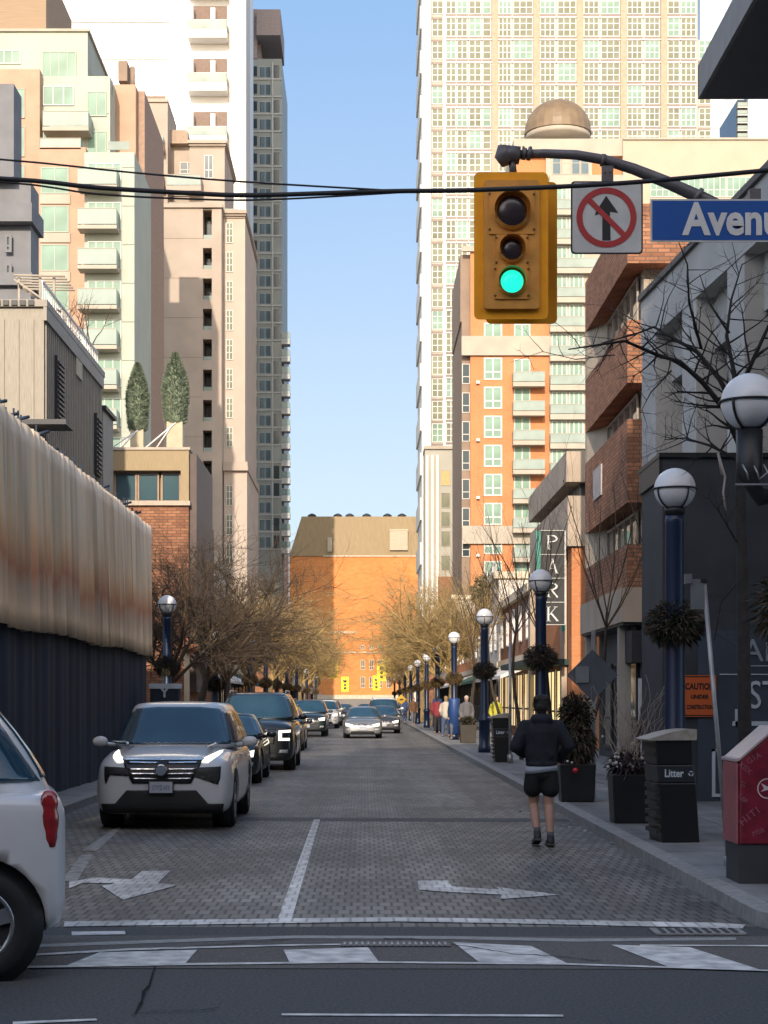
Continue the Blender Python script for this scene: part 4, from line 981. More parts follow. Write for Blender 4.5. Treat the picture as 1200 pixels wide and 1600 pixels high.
for i in range(n):
    a0, a1 = 2 * math.pi * i / n, 2 * math.pi * (i + 1) / n
    q.quad((rx + rI * math.cos(a0), Y - .002, rz + rI * math.sin(a0)), (rx + rO * math.cos(a0), Y - .002, rz + rO * math.sin(a0)), (rx + rO * math.cos(a1), Y - .002, rz + rO * math.sin(a1)), (rx + rI * math.cos(a1), Y - .002, rz + rI * math.sin(a1)))
c, s_ = math.cos(R(-45)), math.sin(R(-45)); w_ = .024
q.quad(*[(rx + c * u + s_ * v, Y - .003, rz + s_ * u - c * v) for u, v in ((-rI * 1.03, w_), (-rI * 1.03, -w_), (rI * 1.03, -w_), (rI * 1.03, w_))]); q.build('prohibition_ring', signr, t)
# street name blade
x0, x1, z0, z1 = PX(1016.5, ds), PX(1016.5, ds) + 1.9, PZ(378, ds), PZ(311, ds)
t = thing('street_name_sign', 'long blue street name sign with white lettering reading Avenue', 'street sign', (x0 + .95, ds, z0))
q = MB(); q.box(x0, x1, ds, ds + .012, z0, z1); q.build('border', signw, t)
q = MB(); q.box(x0 + .016, x1 - .016, ds - .003, ds, z0 + .016, z1 - .016); q.build('panel', mat('sign_blue', (.012, .085, .34), .4, var=.05), t)
q = text_mb('Avenue', .40, .012, .003, align='LEFT', squeeze=.86); xf(q, Matrix.Translation((PX(1068, ds), ds - .007, PZ(345, ds)))); q.build('lettering', mat('letter_white', (.66, .66, .64), .5), t)
q = text_mb('Rd', .33, .01, .003, align='LEFT', squeeze=.86); xf(q, Matrix.Translation((PX(1068, ds) + 1.25, ds - .007, PZ(349, ds)))); q.build('lettering', MATS['letter_white'], t)
q = MB(); q.box(x0 + .9, x0 + 1.0, ds + .013, ds + .12, z1 - .2, z1 + .1); q.build('bracket', armm, t)

# ------------------------------------------------------------------ overhead wires
def wire(pts, r, label, dd=14.2):
    q = MB(); P = [W(px, py, dd) for px, py in pts]; Q = []
    for i in range(len(P) - 1):                           # smooth with Catmull-Rom
        p0, p1, p2, p3 = [Vector(P[max(0, min(len(P) - 1, i + k))]) for k in (-1, 0, 1, 2)]
        for s in range(4):
            u = s / 4; Q.append(.5 * ((2 * p1) + (-p0 + p2) * u + (2 * p0 - 5 * p1 + 4 * p2 - p3) * u * u + (-p0 + 3 * p1 - 3 * p2 + p3) * u ** 3))
    Q.append(Vector(P[-1])); q.path(Q, r, 6)
    return tag(q.build('overhead_wire', mat('wire_black', (.018, .018, .02), .6), off=(0, 0, 0)), label, 'wire', 'wires across the street')
wire([(-400, 222), (0, 249), (200, 269), (380, 284), (600, 297), (640, 299)], .008, 'thin black wire crossing highest over the left buildings')
wire([(-400, 265), (0, 279), (150, 293), (300, 302), (400, 305), (600, 299), (740, 297), (960, 287), (1200, 266), (1700, 218)], .019, 'thick black cable crossing the whole street in front of the signal')
wire([(-400, 262), (0, 284), (150, 303), (300, 311), (420, 312), (620, 301)], .008, 'thin black wire sagging lowest, joining the thick cable over the sky')

# ------------------------------------------------------------------ foliage helpers
def tuft_ball(seed, r, n, zs=.8, ln=.3, wd=.05, droop=.35, mis=1):
    """ragged ball of curved frond blades round the origin"""
    rn = random.Random(seed); mb = MB()
    for i in range(n):
        a = rn.uniform(0, 2 * math.pi); c = rn.uniform(-.9, 1); s = math.sqrt(1 - c * c)
        dv = Vector((math.cos(a) * s, math.sin(a) * s, c * zs)); k = rn.uniform(.15, .78) * r
        p = dv * k; l_ = ln * rn.uniform(.6, 1.3) * r * 2; dd = (dv + Vector([rn.uniform(-.5, .5) for _ in range(3)])).normalized()
        p1 = p + dd * l_ * .5 + Vector((0, 0, -droop * l_ * .15)); p2 = p + dd * l_ + Vector((0, 0, -droop * l_ * .6))
        w = dd.cross(Vector((rn.uniform(-1, 1), rn.uniform(-1, 1), rn.uniform(-1, 1)))).normalized() * wd * rn.uniform(.5, 1.3)
        mi = rn.randrange(mis)
        mb.add([p - w * .5, p + w * .5, p1 + w, p1 - w, p2], [(0, 1, 2, 3), (3, 2, 4)], mi)
    return mb
fr1 = mat('evergreen_dark', (.018, .026, .016), .8, scale=6, var=.4); fr2 = mat('frond_brown', (.075, .05, .03), .8, scale=6, var=.4); fr3 = mat('frond_sunlit', (.20, .13, .04), .8, scale=6, var=.3)

# ------------------------------------------------------------------ street lamps
def lamp_proto(label, h=4.25, r=.25, basket=True, arch=False, sun_gold=False):
    t = thing('street_lamp', label, 'street lamp', (0, 0, 0), 'globe street lamps along the street')
    q = MB(); q.lathe([(.19, .13), (.19, .3), (.165, .34), (.165, 1.05), (.20, 1.07), (.20, 1.15), (.155, 1.2), (.125, 1.28), (.115, h - .42), (.12, h - .38), (.10, h - .3)], n=20); q.build('pole', bluep, t)
    q = MB(); q.sphere((0, 0, h), r, 26, 16); q.build('globe', globe, t)
    q = MB(); n = 28
    q.path([(math.cos(2 * math.pi * i / n) * (r + .012), math.sin(2 * math.pi * i / n) * (r + .012), h) for i in range(n + 1)], .011, 6, cap=False)
    for k in range(4):
        a = math.pi / 2 * k + .5
        q.path([(math.cos(a) * (r + .012) * math.cos(b), math.sin(a) * (r + .012) * math.cos(b), h - (r + .012) * math.sin(b)) for b in [i * 1.25 / 6 for i in range(7)]], .010, 5)
    q.lathe([(.10, h - .34), (.13, h - .27), (.12, h - .22)], n=16); q.build('globe_cradle', black, t)
    if basket:
        q = tuft_ball(7, .44, 5200, .78, .09, .010, .7, 2); q.v = [(p[0], p[1], p[2] + h - 1.62) for p in q.v]
        q.build('hanging_basket', [fr1, fr2] if not sun_gold else [fr3, fr2], t)  # golden fronds recolour the basket as if sunlit
    return t
LG = 'globe street lamps along the street'
spots = [(1054.5, 760, 'blue street lamp with white globe and dark evergreen basket, beside the litter bin'),
         (845, 908, 'blue street lamp with dark basket in front of the vertical black sign'),
         (757, 965, 'blue street lamp with round dark basket beyond the small far litter bin')]
P0 = None
for i, (px, py, lb) in enumerate(spots):
    d = {0: 20.8, 1: 36.8, 2: 52.5}[i]; x = PX(px, d)
    if P0 is None: P0 = lamp_proto(lb); P0.location = (x, d, 0); OFF[P0.name] = (x, d, 0)
    else: copy_tree(P0, (x, d, 0), i * .5, lb)
PG = lamp_proto('sunlit blue street lamp with basket in golden sun colour, first one beyond the shade on the right', sun_gold=True); PG.location = (3.62, 70, 0)
ords = ['second', 'third', 'fourth', 'fifth', 'sixth', 'seventh', 'eighth', 'ninth']
for i, d in enumerate((86, 101, 118, 136, 156, 180, 210)): copy_tree(PG, (3.62, d, 0), i * .7, f'sunlit blue street lamp on the right, {ords[i]} one beyond the shade')
copy_tree(P0, (PX(261, 45.8), 45.8, 0), .3, 'blue street lamp with white globe against the dark trees on the left')
copy_tree(P0, (PX(336, 60), 60, -.35), .9, 'dark street lamp on the left whose basket shows above the dark sedan')
for i, d in enumerate((76, 88, 99, 112, 128, 150, 178)): copy_tree(PG, (-5.05, d, 0), i * .7, f'sunlit street lamp on the left, {ords[i]} one beyond the dark trees' if i else 'sunlit street lamp on the left, first one beyond the dark trees')
# near lamp at the right edge: globe on a bracket from a pole out of view
d = 14.8; cx, cz = PX(1171, d), PZ(628, d)
t = thing('street_lamp', 'nearest and largest white globe lamp at the right edge, held in a black cradle', 'street lamp', (cx + .42, d, 0), LG)
q = MB(); q.lathe([(.19, .13), (.19, .3), (.165, .34), (.165, 1.05), (.12, 1.25), (.105, 3.62)], (cx + .42, d, 0), n=20); q.build('pole', bluep, t)
q = MB(); q.path([(cx, d, cz - .24), (cx, d, cz - .62), (cx + .1, d, cz - .8), (cx + .42, d, cz - .72)], [.115, .11, .10, .09], 14); q.path([(cx + .42, d, 3.4), (cx + .42, d, cz - .2)], [.10, .1], 14); q.build('bracket', black, t)
q = MB(); q.sphere((cx, d, cz), .243, 32, 20); q.build('globe', globe, t)
q = MB(); n = 32; rr = .253
q.path([(cx + math.cos(2 * math.pi * i / n) * rr, d + math.sin(2 * math.pi * i / n) * rr, cz) for i in range(n + 1)], .011, 6, cap=False)
for k in range(4):
    a = math.pi / 4 + math.pi / 2 * k
    q.path([(cx + math.cos(a) * rr * math.cos(b), d + math.sin(a) * rr * math.cos(b), cz - rr * math.sin(b)) for b in [i * 1.25 / 7 for i in range(8)]], .012, 6)
q.build('globe_cradle', black, t)
q = tuft_ball(11, .5, 3500, .9, .13, .012, .6, 2); q.v = [(p[0] + cx + .47, p[1] + d, p[2] + cz - 1.75) for p in q.v]; q.build('hanging_basket', [fr1, fr2], t)
q = MB(); rn = random.Random(2)
for i in range(5):
    x = cx - .08 + i * .09; q.path([(x, d - .1, cz - .55), (x + .03, d - .12, cz - .62), (x + rn.uniform(-.05, .05), d - .12, cz - .68)], .008, 5)
q.box(cx - .15, cx + .3, d - .14, d - .13, cz - .73, cz - .715); q.build('fittings', steel, t)

# ------------------------------------------------------------------ litter bins
binm = mat('bin_black', (.008, .009, .010), .35, var=.2); bing = mat('bin_grey_side', (.035, .035, .033), .5, var=.25, scale=6); bint = mat('bin_top', (.30, .28, .24), .5, var=.25, scale=12)
def litter_bin(label):
    t = thing('litter_bin', label, 'litter bin', (0, 0, 0), 'black litter bins on the right pavement')
    # leans back: narrower at top. local: x 0..w, y 0..dp
    w, dp = .42, .62
    def ring(z, x0, x1, y0, y1): return [(x0, y0, z), (x1, y0, z), (x1, y1, z), (x0, y1, z)]
    def blk(rings, name, m):
        q = MB(); v = [p for r in rings for p in r]; f = [(3, 2, 1, 0), tuple(range(len(v) - 4, len(v)))]
        for i in range(len(rings) - 1):
            for k in range(4): a = i * 4 + k; b = i * 4 + (k + 1) % 4; f.append((a, b, b + 4, a + 4))
        q.add(v, f); o = q.build(name, m, t, off=(0, 0, 0)); bv = o.modifiers.new('b', 'BEVEL'); bv.width = .012; bv.segments = 2; return o
    blk([ring(0, 0, w, 0, dp), ring(.66, -.035, w - .04, .0, dp)], 'lower_body', binm)
    blk([ring(.665, -.045, w - .045, -.005, dp), ring(.86, -.06, w - .07, -.005, dp)], 'label_band', mat('bin_band', (.018, .022, .026), .35))
    blk([ring(.865, -.06, w - .075, .0, dp), ring(1.16, -.075, w - .08, .0, dp)], 'upper_body', binm)
    q = MB(); n = 8
    pr = [(-.16 + (w + .12) * i / n, 1.135 + .11 * math.sin(math.pi * .5 * min(1, i / n * 1.05))) for i in range(n + 1)]
    pr = [(-.16, 1.13)] + [(x, z + .01) for x, z in pr] + [(w - .04, 1.135)]
    q.prism(pr, 'y', -.03, dp + .02); q.build('lid', bint, t, off=(0, 0, 0))
    q = MB()
    for z in (.1, .2, .3, .4, .5, .6, .95, 1.05): q.box(-.055 - z * .02, -.0 - z * .045, .05, dp - .05, z, z + .05)
    q.build('side_ribs', bing, t, off=(0, 0, 0))
    q = text_mb('Litter', .118, .003, .002, align='LEFT', squeeze=.8); xf(q, Matrix.Translation((.02, -.012, .765))); q.build('lettering', sm, t, off=(0, 0, 0))
    q = MB()                                           # recycling arrows
    for k in range(3):
        M = Matrix.Translation((.318, -.012, .765)) @ Matrix.Rotation(R(120 * k), 4, 'Y')
        a = MB(); a.prism([(-.018, .016), (.006, .016), (.006, .009), (.021, .021), (.006, .033), (.006, .026), (-.018, .026)], 'y', -.002, .002); xf(a, M); merge(q, a)
    q.build('recycling_symbol', sm, t, off=(0, 0, 0))
    return t
b0 = litter_bin('black litter bin with tan lid and white word Litter near the right kerb'); b0.location = (PX(1035, 19.1), 19.1, .13); b0.rotation_euler = (0, 0, R(4))
copy_tree(b0, (PX(774, 44), 44, .13), 0, 'small distant black litter bin beside the thin grey post on the right')

# ------------------------------------------------------------------ red mailbox
d = 14.8; x0 = PX(1156, d); xs = PX(1139, d) 
t = thing('mailbox', 'red mailbox covered in faint postal codes with dark base at the right edge', 'mailbox', (x0 + .3, d, .13)); 
red = mat('mailbox_red', (.17, .012, .028), .35, var=.35, scale=9); z0m, zt_, zb = .13, PZ(1188, d), PZ(1320, d); w = .62
zs = PZ(1160, d) + .12
q = MB(); q.prism([(x0, zb), (x0 + w, zb), (x0 + w, zs), (x0 + w * .5, zs), (x0 - .0, zt_)], 'y', d, d + .6); o = q.build('body', red, t); bv = o.modifiers.new('b', 'BEVEL'); bv.width = .02; bv.segments = 3
q = MB(); q.prism([(x0 - .024, zb), (x0 - .002, zb), (x0 - .002, zt_ - .01), (x0 - .026, zt_ - .015)], 'y', d + .02, d + .58); o = q.build('front_panel', mat('mailbox_pink', (.30, .08, .09), .4, var=.2), t); bv = o.modifiers.new('b', 'BEVEL'); bv.width = .01
q = MB(); q.box(x0 + .0, x0 + w, d + .02, d + .56, z0m, zb); q.build('base', mat('mailbox_base', (.035, .04, .045), .6), t)
q = MB(); q.prism([(x0 - .035, zt_ - .012), (x0, zt_ - .0), (x0 + w * .5, zs), (x0 + w * .5, zs + .02), (x0, zt_ + .022), (x0 - .035, zt_ + .010)], 'y', d - .01, d + .61); q.build('rim', mat('rim_metal', (.42, .33, .32), .35), t)
codes = mat('code_print', (.30, .10, .13), .5)
for s, px, py, sz, an in (('H1T1', 1172, 1275, .09, 38), ('X0X', 1164, 1200, .07, -40), ('G1A', 1178, 1185, .07, 30), ('L8P', 1160, 1248, .06, -50), ('M5R', 1185, 1300, .06, 20), ('0T', 1162, 1225, .05, 70)):
    q = text_mb(s, sz, .0, .001); xf(q, Matrix.Translation((PX(px, d), d - .004, PZ(py, d))) @ Matrix.Rotation(R(-an), 4, 'Y')); q.build('lettering', codes, t)
q = MB(); cxm, czm = PX(1199, d), PZ(1232, d); n = 28
for i in range(n):
    a0, a1 = 2 * math.pi * i / n, 2 * math.pi * (i + 1) / n
    q.quad(*[(cxm + r_ * math.cos(a), d - .004, czm + r_ * math.sin(a)) for r_, a in ((.078, a0), (.088, a0), (.088, a1), (.078, a1))])
q.prism([(cxm - .055, czm + .045), (cxm + .01, czm + .012), (cxm + .05, czm + .02), (cxm + .05, czm - .01), (cxm + .0, czm - .012), (cxm - .055, czm - .028), (cxm - .03, czm + .0)], 'y', d - .006, d - .003)
q.build('emblem', mat('emblem_white', (.55, .48, .50), .5), t)

# ------------------------------------------------------------------ posts and signs on the right
t = thing('leaning_sign_post', 'thin galvanised sign post leaning left beside the litter bin', 'sign post', (*G(1140, 1372), .13)); d = 16.4
q = MB(); q.path([W(1140, 1368, d), W(1100, 908, d)], .026, 4); q.build('post', steel, t)
q = MB(); q.tube(W(1141, 1368, d), W(1138, 1338, d), .045, n=8); q.build('sleeve', steel, t)
q = MB(); q.box(PX(1079, d), PX(1100, d), d - .02, d, PZ(952, d), PZ(905, d)); q.box(PX(1070, d), PX(1080, d), d - .05, d + .05, PZ(912, d), PZ(897, d)); q.build('small_sign', mat('sign_back_grey', (.16, .18, .19), .5, .4), t)
q = MB(); q.box(PX(1094, d), PX(1105, d), d - .03, d + .03, PZ(910, d), PZ(905, d)); q.build('cap', black, t)
d = 27.5
t = thing('diamond_sign', 'grey back of a diamond road sign on a thin post above the planters', 'road sign', (PX(927, d), d, .13))
q = MB(); c = (PX(925, d), PZ(1055, d)); s_ = .41; q.prism([(c[0], c[1] - s_), (c[0] + s_, c[1]), (c[0], c[1] + s_), (c[0] - s_, c[1])], 'y', d - .06, d - .05); q.build('panel', mat('aluminium_back', (.085, .10, .12), .5, .3), t)
q = MB(); q.box(c[0] - .27, c[0] - .06, d - .085, d - .062, c[1] - .12, c[1] + .14); q.build('sticker', mat('sticker_grey', (.15, .17, .19), .5), t)
q = MB(); q.box(PX(924, d), PX(930, d), d - .03, d + .03, .13, PZ(985, d)); q.build('post', steel, t)
d = 43.5
t = thing('thin_post', 'thin tall grey post standing by the small far litter bin', 'post', (PX(797, d), d, .13))
q = MB(); q.tube((PX(797, d), d, .13), (PX(797, d), d, PZ(1005, d)), .04); q.build('pole', steel, t); q = MB(); q.tube((PX(797, d), d, .13), (PX(797, d), d, .35), .07); q.build('base', steel, t)
d = 27.2
t = thing('bollard', 'black bollard with two white bands between the planters', 'bollard', (PX(911, d), d, .13)); x = PX(911, d)
q = MB(); q.lathe([(.07, .13), (.07, 1.02), (.075, 1.05), (.075, 1.1), (.05, 1.16), (.01, 1.18)], (x, d, 0), 16); q.build('post', black, t)
q = MB(); q.lathe([(.074, .92), (.074, 1.02)], (x, d, 0), 16); q.lathe([(.074, .75), (.074, .85)], (x, d, 0), 16); q.build('reflective_bands', mat('band_white', (.5, .52, .55), .4), t)

# ------------------------------------------------------------------ planters
planm = mat('planter_black', (.012, .013, .015), .4, var=.2)
def planter(x, y, w, h, label, rz=0):
    t = thing('planter', label, 'planter', (x, y, .13))
    q = MB(); k = .88
    v = [(x + sx * w / 2 * s, y + sy * w / 2 * s, z) for z, s in ((.13, k), (h, 1)) for sx, sy in ((-1, -1), (1, -1), (1, 1), (-1, 1))]
    q.add(v, [(3, 2, 1, 0), (4, 5, 6, 7), (0, 1, 5, 4), (1, 2, 6, 5), (2, 3, 7, 6), (3, 0, 4, 7)]); o = q.build('pot', planm, t); bv = o.modifiers.new('b', 'BEVEL'); bv.width = .015
    return t
d = 22.3; x = PX(977, d) + .05
t = planter(x, d, .50, .76, 'black planter with pale curly branches and dark leaves by the kerb')
q = tuft_ball(3, .34, 1600, .6, .15, .014, .9, 2); q.v = [(p[0] + x, p[1] + d, p[2] + .88) for p in q.v]; q.build('greenery', [fr1, mat('purple_leaf', (.05, .03, .035), .7)], t)
q = MB(); rn = random.Random(6)
for i in range(34):
    p = Vector((x + rn.uniform(-.2, .2), d + rn.uniform(-.2, .2), .8)); P = [p.copy()]; dx = rn.uniform(-.05, .06)
    for k in range(rn.randint(7, 12)): p = p + Vector((dx + rn.uniform(-.05, .05), rn.uniform(-.04, .04), rn.uniform(.07, .13))); P.append(p.copy())
    q.path(P, [.009 * (1 - .7 * j / len(P)) for j in range(len(P))], 4)
q.build('curly_branches', mat('pale_twig', (.30, .25, .20), .8, var=.2), t)
q = MB()
for i in range(26): q.sphere((x + rn.uniform(-.3, .2), d - .2 + rn.uniform(-.1, .1), .95 + rn.uniform(-.1, .12)), rn.uniform(.012, .028), 6, 5)
q.build('berries', mat('pale_berry', (.45, .40, .38), .5), t)['kind'] = 'stuff'
d = 27.0; x = PX(900, d)
t = planter(x, d, .56, .72, 'tall dark evergreen planter with a red bauble beside the runner')
q = tuft_ball(9, .40, 3000, .9, .13, .014, 1.2, 2); q.v = [(p[0] + x - .03, p[1] + d, p[2] * 1.15 + 1.05) for p in q.v]
q2 = tuft_ball(19, .32, 1600, .9, .13, .014, .3, 2); q2.v = [(p[0] + x, p[1] + d, p[2] * 1.3 + 1.5) for p in q2.v]; merge(q, q2); q.build('evergreen', [fr1, fr2], t)
q = MB(); q.sphere((PX(894, d), d - .42, PZ(1202, d)), .045, 12, 8); q.build('red_bauble', mat('bauble_red', (.5, .02, .03), .25), t)
q = MB()
for a, b in ((882, 1188), (889, 1190), (936, 1150), (880, 1180)): q.sphere((PX(a, d), d - .4, PZ(b, d)), .02, 8, 6)
q.build('silver_baubles', mat('pale_bauble', (.5, .5, .5), .3), t)
d = 64.5; x = 3.85
t = planter(x, d, .62, .80, 'small grey brown planter box just beyond the shade on the right'); kids(t)[0].data.materials[0] = mat('planter_brown', (.05, .042, .035), .8)
q = tuft_ball(5, .3, 500, .6, .25, .03, .3, 2); q.v = [(p[0] + x, p[1] + d, p[2] + .95) for p in q.v]; q.build('greenery', [fr1, fr2], t)
# litter scraps by the kerb
rn = random.Random(12); scrap = mat('paper_scrap', (.5, .5, .48), .7)
for i, (px, py) in enumerate(((882, 1290), (888, 1294), (813, 1270), (762, 1195), (912, 1300), (955, 1318))):
    x, y = G(px, py); q = MB(); a = rn.uniform(0, 3); w = rn.uniform(.03, .06)
    q.add([(x + w * math.cos(a), y + w * math.sin(a), .008), (x + w * math.cos(a + 1.6), y + w * math.sin(a + 1.6), .02), (x + w * math.cos(a + 3), y + w * math.sin(a + 3), .012), (x + w * math.cos(a + 4.6), y + w * math.sin(a + 4.6), .03)], [(0, 1, 2, 3)])
    tag(q.build('paper_scrap', scrap), ['white paper scrap in the gutter beside the runner, left of the pair', 'white paper scrap in the gutter, right of the pair', 'lone white paper scrap on the pavers left of the gutter', 'far white paper scrap by the kerb in the shade', 'small pale scrap near the foot of the dark planter', 'pale scrap on the road by the kerb in front of the planter'][i], 'paper scrap', 'paper scraps by the right kerb')

# ------------------------------------------------------------------ vertical black sign P A R K
d = 54.0
t = thing('vertical_sign', 'tall black projecting sign with white serif letters P A R K', 'shop sign', (PX(864, d), d, PZ(975, d)))
bpart(t, 'panel', black, (PX(845, d), PX(882, d), d, d + .25, PZ(975, d), PZ(829, d)))
frm = MB()
for py in (829, 866.5, 903.5, 941, 976): frm.box(PX(844.5, d), PX(882.5, d), d - .03, d + .27, PZ(py + .5, d), PZ(py - .5, d))
frm.box(PX(882, d), PX(884, d), d - .03, d + .27, PZ(976, d), PZ(829, d)); frm.build('frame', mat('frame_white', (.6, .58, .54), .5), t)
bpart(t, 'green_edge', MATS['green_trim'], (PX(837.5, d), PX(845, d), d + .02, d + .2, PZ(910, d), PZ(829, d)))
L = {'P': [((.1, .0), (.1, 1), .15), ((0, .02), (.3, .02), .05), ((-.05, .98), (.5, .98), .05)], 'A': [((.5, 1), (.08, 0), .05), ((.45, 1), (.88, 0), .15), ((.22, .35), (.7, .35), .05), ((-.05, .02), (.22, .02), .05), ((.72, .02), (1.05, .02), .05)],
     'R': [((.1, .0), (.1, 1), .15), ((-.05, .02), (.3, .02), .05), ((-.05, .98), (.5, .98), .05), ((.4, .5), (.95, 0), .14)], 'K': [((.1, .0), (.1, 1), .15), ((-.05, .02), (.3, .02), .05), ((-.05, .98), (.3, .98), .05), ((.15, .4), (.8, .98), .05), ((.35, .55), (.95, .02), .15), ((.6, .98), (.95, .98), .05), ((.8, .02), (1.05, .02), .05)]}
for i, ch in enumerate('PARK'):
    q = MB(); ox, oz = PX(855, d), PZ(859 + i * 37.3, d); sx, sz = 17 * d / F, 23 * d / F
    for (a, b, w) in L[ch]:
        A_ = Vector((ox + a[0] * sx, oz + a[1] * sz)); B_ = Vector((ox + b[0] * sx, oz + b[1] * sz)); n_ = (B_ - A_).normalized(); n_ = Vector((-n_.y, n_.x)) * w * sx / 2
        q.prism([tuple(A_ - n_), tuple(B_ - n_), tuple(B_ + n_), tuple(A_ + n_)], 'y', d - .04, d)
    if ch in 'PR':
        for k in range(8):
            a0, a1 = R(90 - 180 * k / 8), R(90 - 180 * (k + 1) / 8); c_ = (ox + .4 * sx, oz + .75 * sz)
            q.prism([(c_[0] + sx * r1 * math.cos(a), c_[1] + sz * r2 * math.sin(a)) for r1, r2, a in ((.38, .17, a0), (.55, .25, a0), (.55, .25, a1), (.38, .17, a1))], 'y', d - .04, d)
        q.box(ox + .15 * sx, ox + .42 * sx, d - .04, d, oz + .5 * sz, oz + .55 * sz)
    q.build('lettering', white, t)

# ------------------------------------------------------------------ far signals and small signs
for i, (px, py, d, lb) in enumerate(((521, 1046, 190, 'small yellow traffic light far down the street, left of centre, higher one'), (596, 1050, 190, 'far yellow traffic light right of centre, largest of the right hand group'), (604, 1042, 200, 'far yellow traffic light right of centre, highest of the right hand group'), (539, 1069, 230, 'far small yellow traffic light above the distant road, left of centre'), (588, 1067, 230, 'far small yellow traffic light lowest on the right of centre'))):
    o = signal(PX(px, d), PZ(py, d), d, 1.5, lb, lit=False, ylw=mat('signal_lemon', (.95, .72, .02), .45), ylw2=MATS['signal_lemon']); o['group'] = 'far traffic lights at the next crossing'
t = thing('far_mast_arm', 'white mast arm pole reaching over the far left of the road', 'signal pole', (-5.6, 190.3, 0)); q = MB()
q.path([(-5.6, 190.3, 0), (-5.6, 190.3, 5.2), (-5, 190.3, 5.9), (PX(521, 190), 190.3, 6.0)], [.14, .12, .10, .07], 8); q.build('pole', white, t)
t = thing('far_mast_arm', 'grey mast arm pole reaching over the far right of the road', 'signal pole', (4.6, 200.3, 0)); q = MB()
q.path([(4.6, 200.3, 0), (4.6, 200.3, 5.2), (4, 200.3, 6.6), (PX(590, 200), 200.3, 6.2)], [.14, .12, .10, .07], 8); q.build('pole', steel, t)
d = 120; t = thing('warning_sign', 'small yellow diamond warning sign far down the right kerb', 'road sign', (PX(627, d), d, 0)); q = MB(); c = (PX(627, d), PZ(1093, d)); q.prism([(c[0], c[1] - .36), (c[0] + .36, c[1]), (c[0], c[1] + .36), (c[0] - .36, c[1])], 'y', d - .03, d); q.build('panel', mat('warn_yellow', (.7, .4, .02), .5), t)
q = MB(); q.tube((c[0], d + .03, .13), (c[0], d + .03, c[1]), .03); q.build('post', steel, t); q = MB(); q.box(c[0] - .12, c[0] + .12, d - .04, d - .031, c[1] - .06, c[1] + .06); q.build('symbol', black, t)
# ------------------------------------------------------------------ trees
bark_d = mat('bark_dark', (.05, .038, .028), .9, scale=8, var=.3); bark_sun = mat('bark_sunlit', (.20, .145, .07), .9, scale=6, var=.3); twig_sun = mat('twig_sunlit', (.36, .25, .10), .9, scale=3, var=.3); twig_d = mat('twig_dark', (.095, .065, .04), .9, scale=3, var=.3)  # golden bark and twigs carry sunlight in their colour
def grow(mb, p, dv, length, rad, lvl, rn, spec, leafn):
    segs = spec['segs'][min(lvl, len(spec['segs']) - 1)]; P = [p.copy()]; Rr = [rad]; d_ = dv.normalized(); q = p.copy()
    for i in range(segs):
        wob = spec['wob']; d_ = (d_ + Vector((rn.uniform(-wob, wob), rn.uniform(-wob, wob), rn.uniform(-wob * .6, wob * .6) + spec['up'][min(lvl, len(spec['up']) - 1)]))).normalized()
        q = q + d_ * length / segs; P.append(q.copy()); Rr.append(rad * (1 - (.55 if lvl < spec['lv'] else .75) * (i + 1) / segs))
    mb.path(P, Rr, 7 if lvl < 1 else (5 if lvl < 2 else 3), cap=False)
    if lvl >= spec['lv']: return
    n = spec['n'][lvl]
    for k in range(n):
        f = (k + 1) / n if lvl else 1 - .12 * rn.random(); f = max(.25, f - rn.uniform(0, .15)) if lvl else f
        i = min(segs - 1, int(f * segs)); u = f * segs - i; b = P[i].lerp(P[min(i + 1, segs)], min(1, u)); dd = (P[min(i + 1, segs)] - P[max(i - 1, 0)]).normalized()
        side = dd.orthogonal().normalized(); side.rotate(Matrix.Rotation(rn.uniform(0, 2 * math.pi) if lvl else 2 * math.pi * k / n + rn.uniform(-.4, .4), 3, dd))
        ang = spec['ang'][min(lvl, len(spec['ang']) - 1)] * rn.uniform(.7, 1.2)
        nd = dd * math.cos(ang) + side * math.sin(ang)
        grow(mb if lvl else leafn, b, nd, length * spec['len'][min(lvl, len(spec['len']) - 1)] * rn.uniform(.75, 1.2), Rr[min(i, segs)] * spec['rr'][min(lvl, len(spec['rr']) - 1)], lvl + 1, rn, spec, leafn)
def tree(name, label, cat, seed, spec, h0, r0, mats, group, loc, rz=0, scale=1.0):
    t = thing(name, label, cat, (0, 0, 0), group); rn = random.Random(seed); a, b = MB(), MB()
    grow(a, Vector((0, 0, 0)), Vector((rn.uniform(-.08, .08), rn.uniform(-.08, .08), 1)), h0, r0, 0, rn, spec, b)
    a.build('trunk', mats[0], t, off=(0, 0, 0)); b.build('crown', mats[1], t, off=(0, 0, 0))
    t.location = loc; t.rotation_euler = (0, 0, rz); t.scale = (scale, scale, scale * (.84 if name == 'bare_tree' else 1)); return t
locust = dict(lv=4, n=[7, 8, 8, 9], segs=[4, 5, 4, 3, 2], wob=.25, up=[.05, .03, .0, -.02, 0], ang=[.62, .75, .8, .8], len=[1.3, .58, .52, .5], rr=[.55, .55, .6, .7])
TG = 'bare street trees'
def fit(o): pass
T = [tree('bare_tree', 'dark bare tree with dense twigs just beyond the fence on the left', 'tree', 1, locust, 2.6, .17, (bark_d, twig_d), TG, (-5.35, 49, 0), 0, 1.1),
     tree('bare_tree', 'golden bare tree with wide dense crown, first sunlit one on the left', 'tree', 2, locust, 2.6, .19, (bark_sun, twig_sun), TG, (-5.4, 82, 0), 1, 1.25)]
def put(i, x, y, rz, sc, lb):
    c = copy_tree(T[i], (x, y, 0), rz, lb); c.scale = (sc, sc, sc * .84); return c
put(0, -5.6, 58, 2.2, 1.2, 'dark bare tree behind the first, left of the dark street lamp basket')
put(0, -5.3, 68, 4.1, 1.2, 'brown bare tree where shade meets sun on the left')
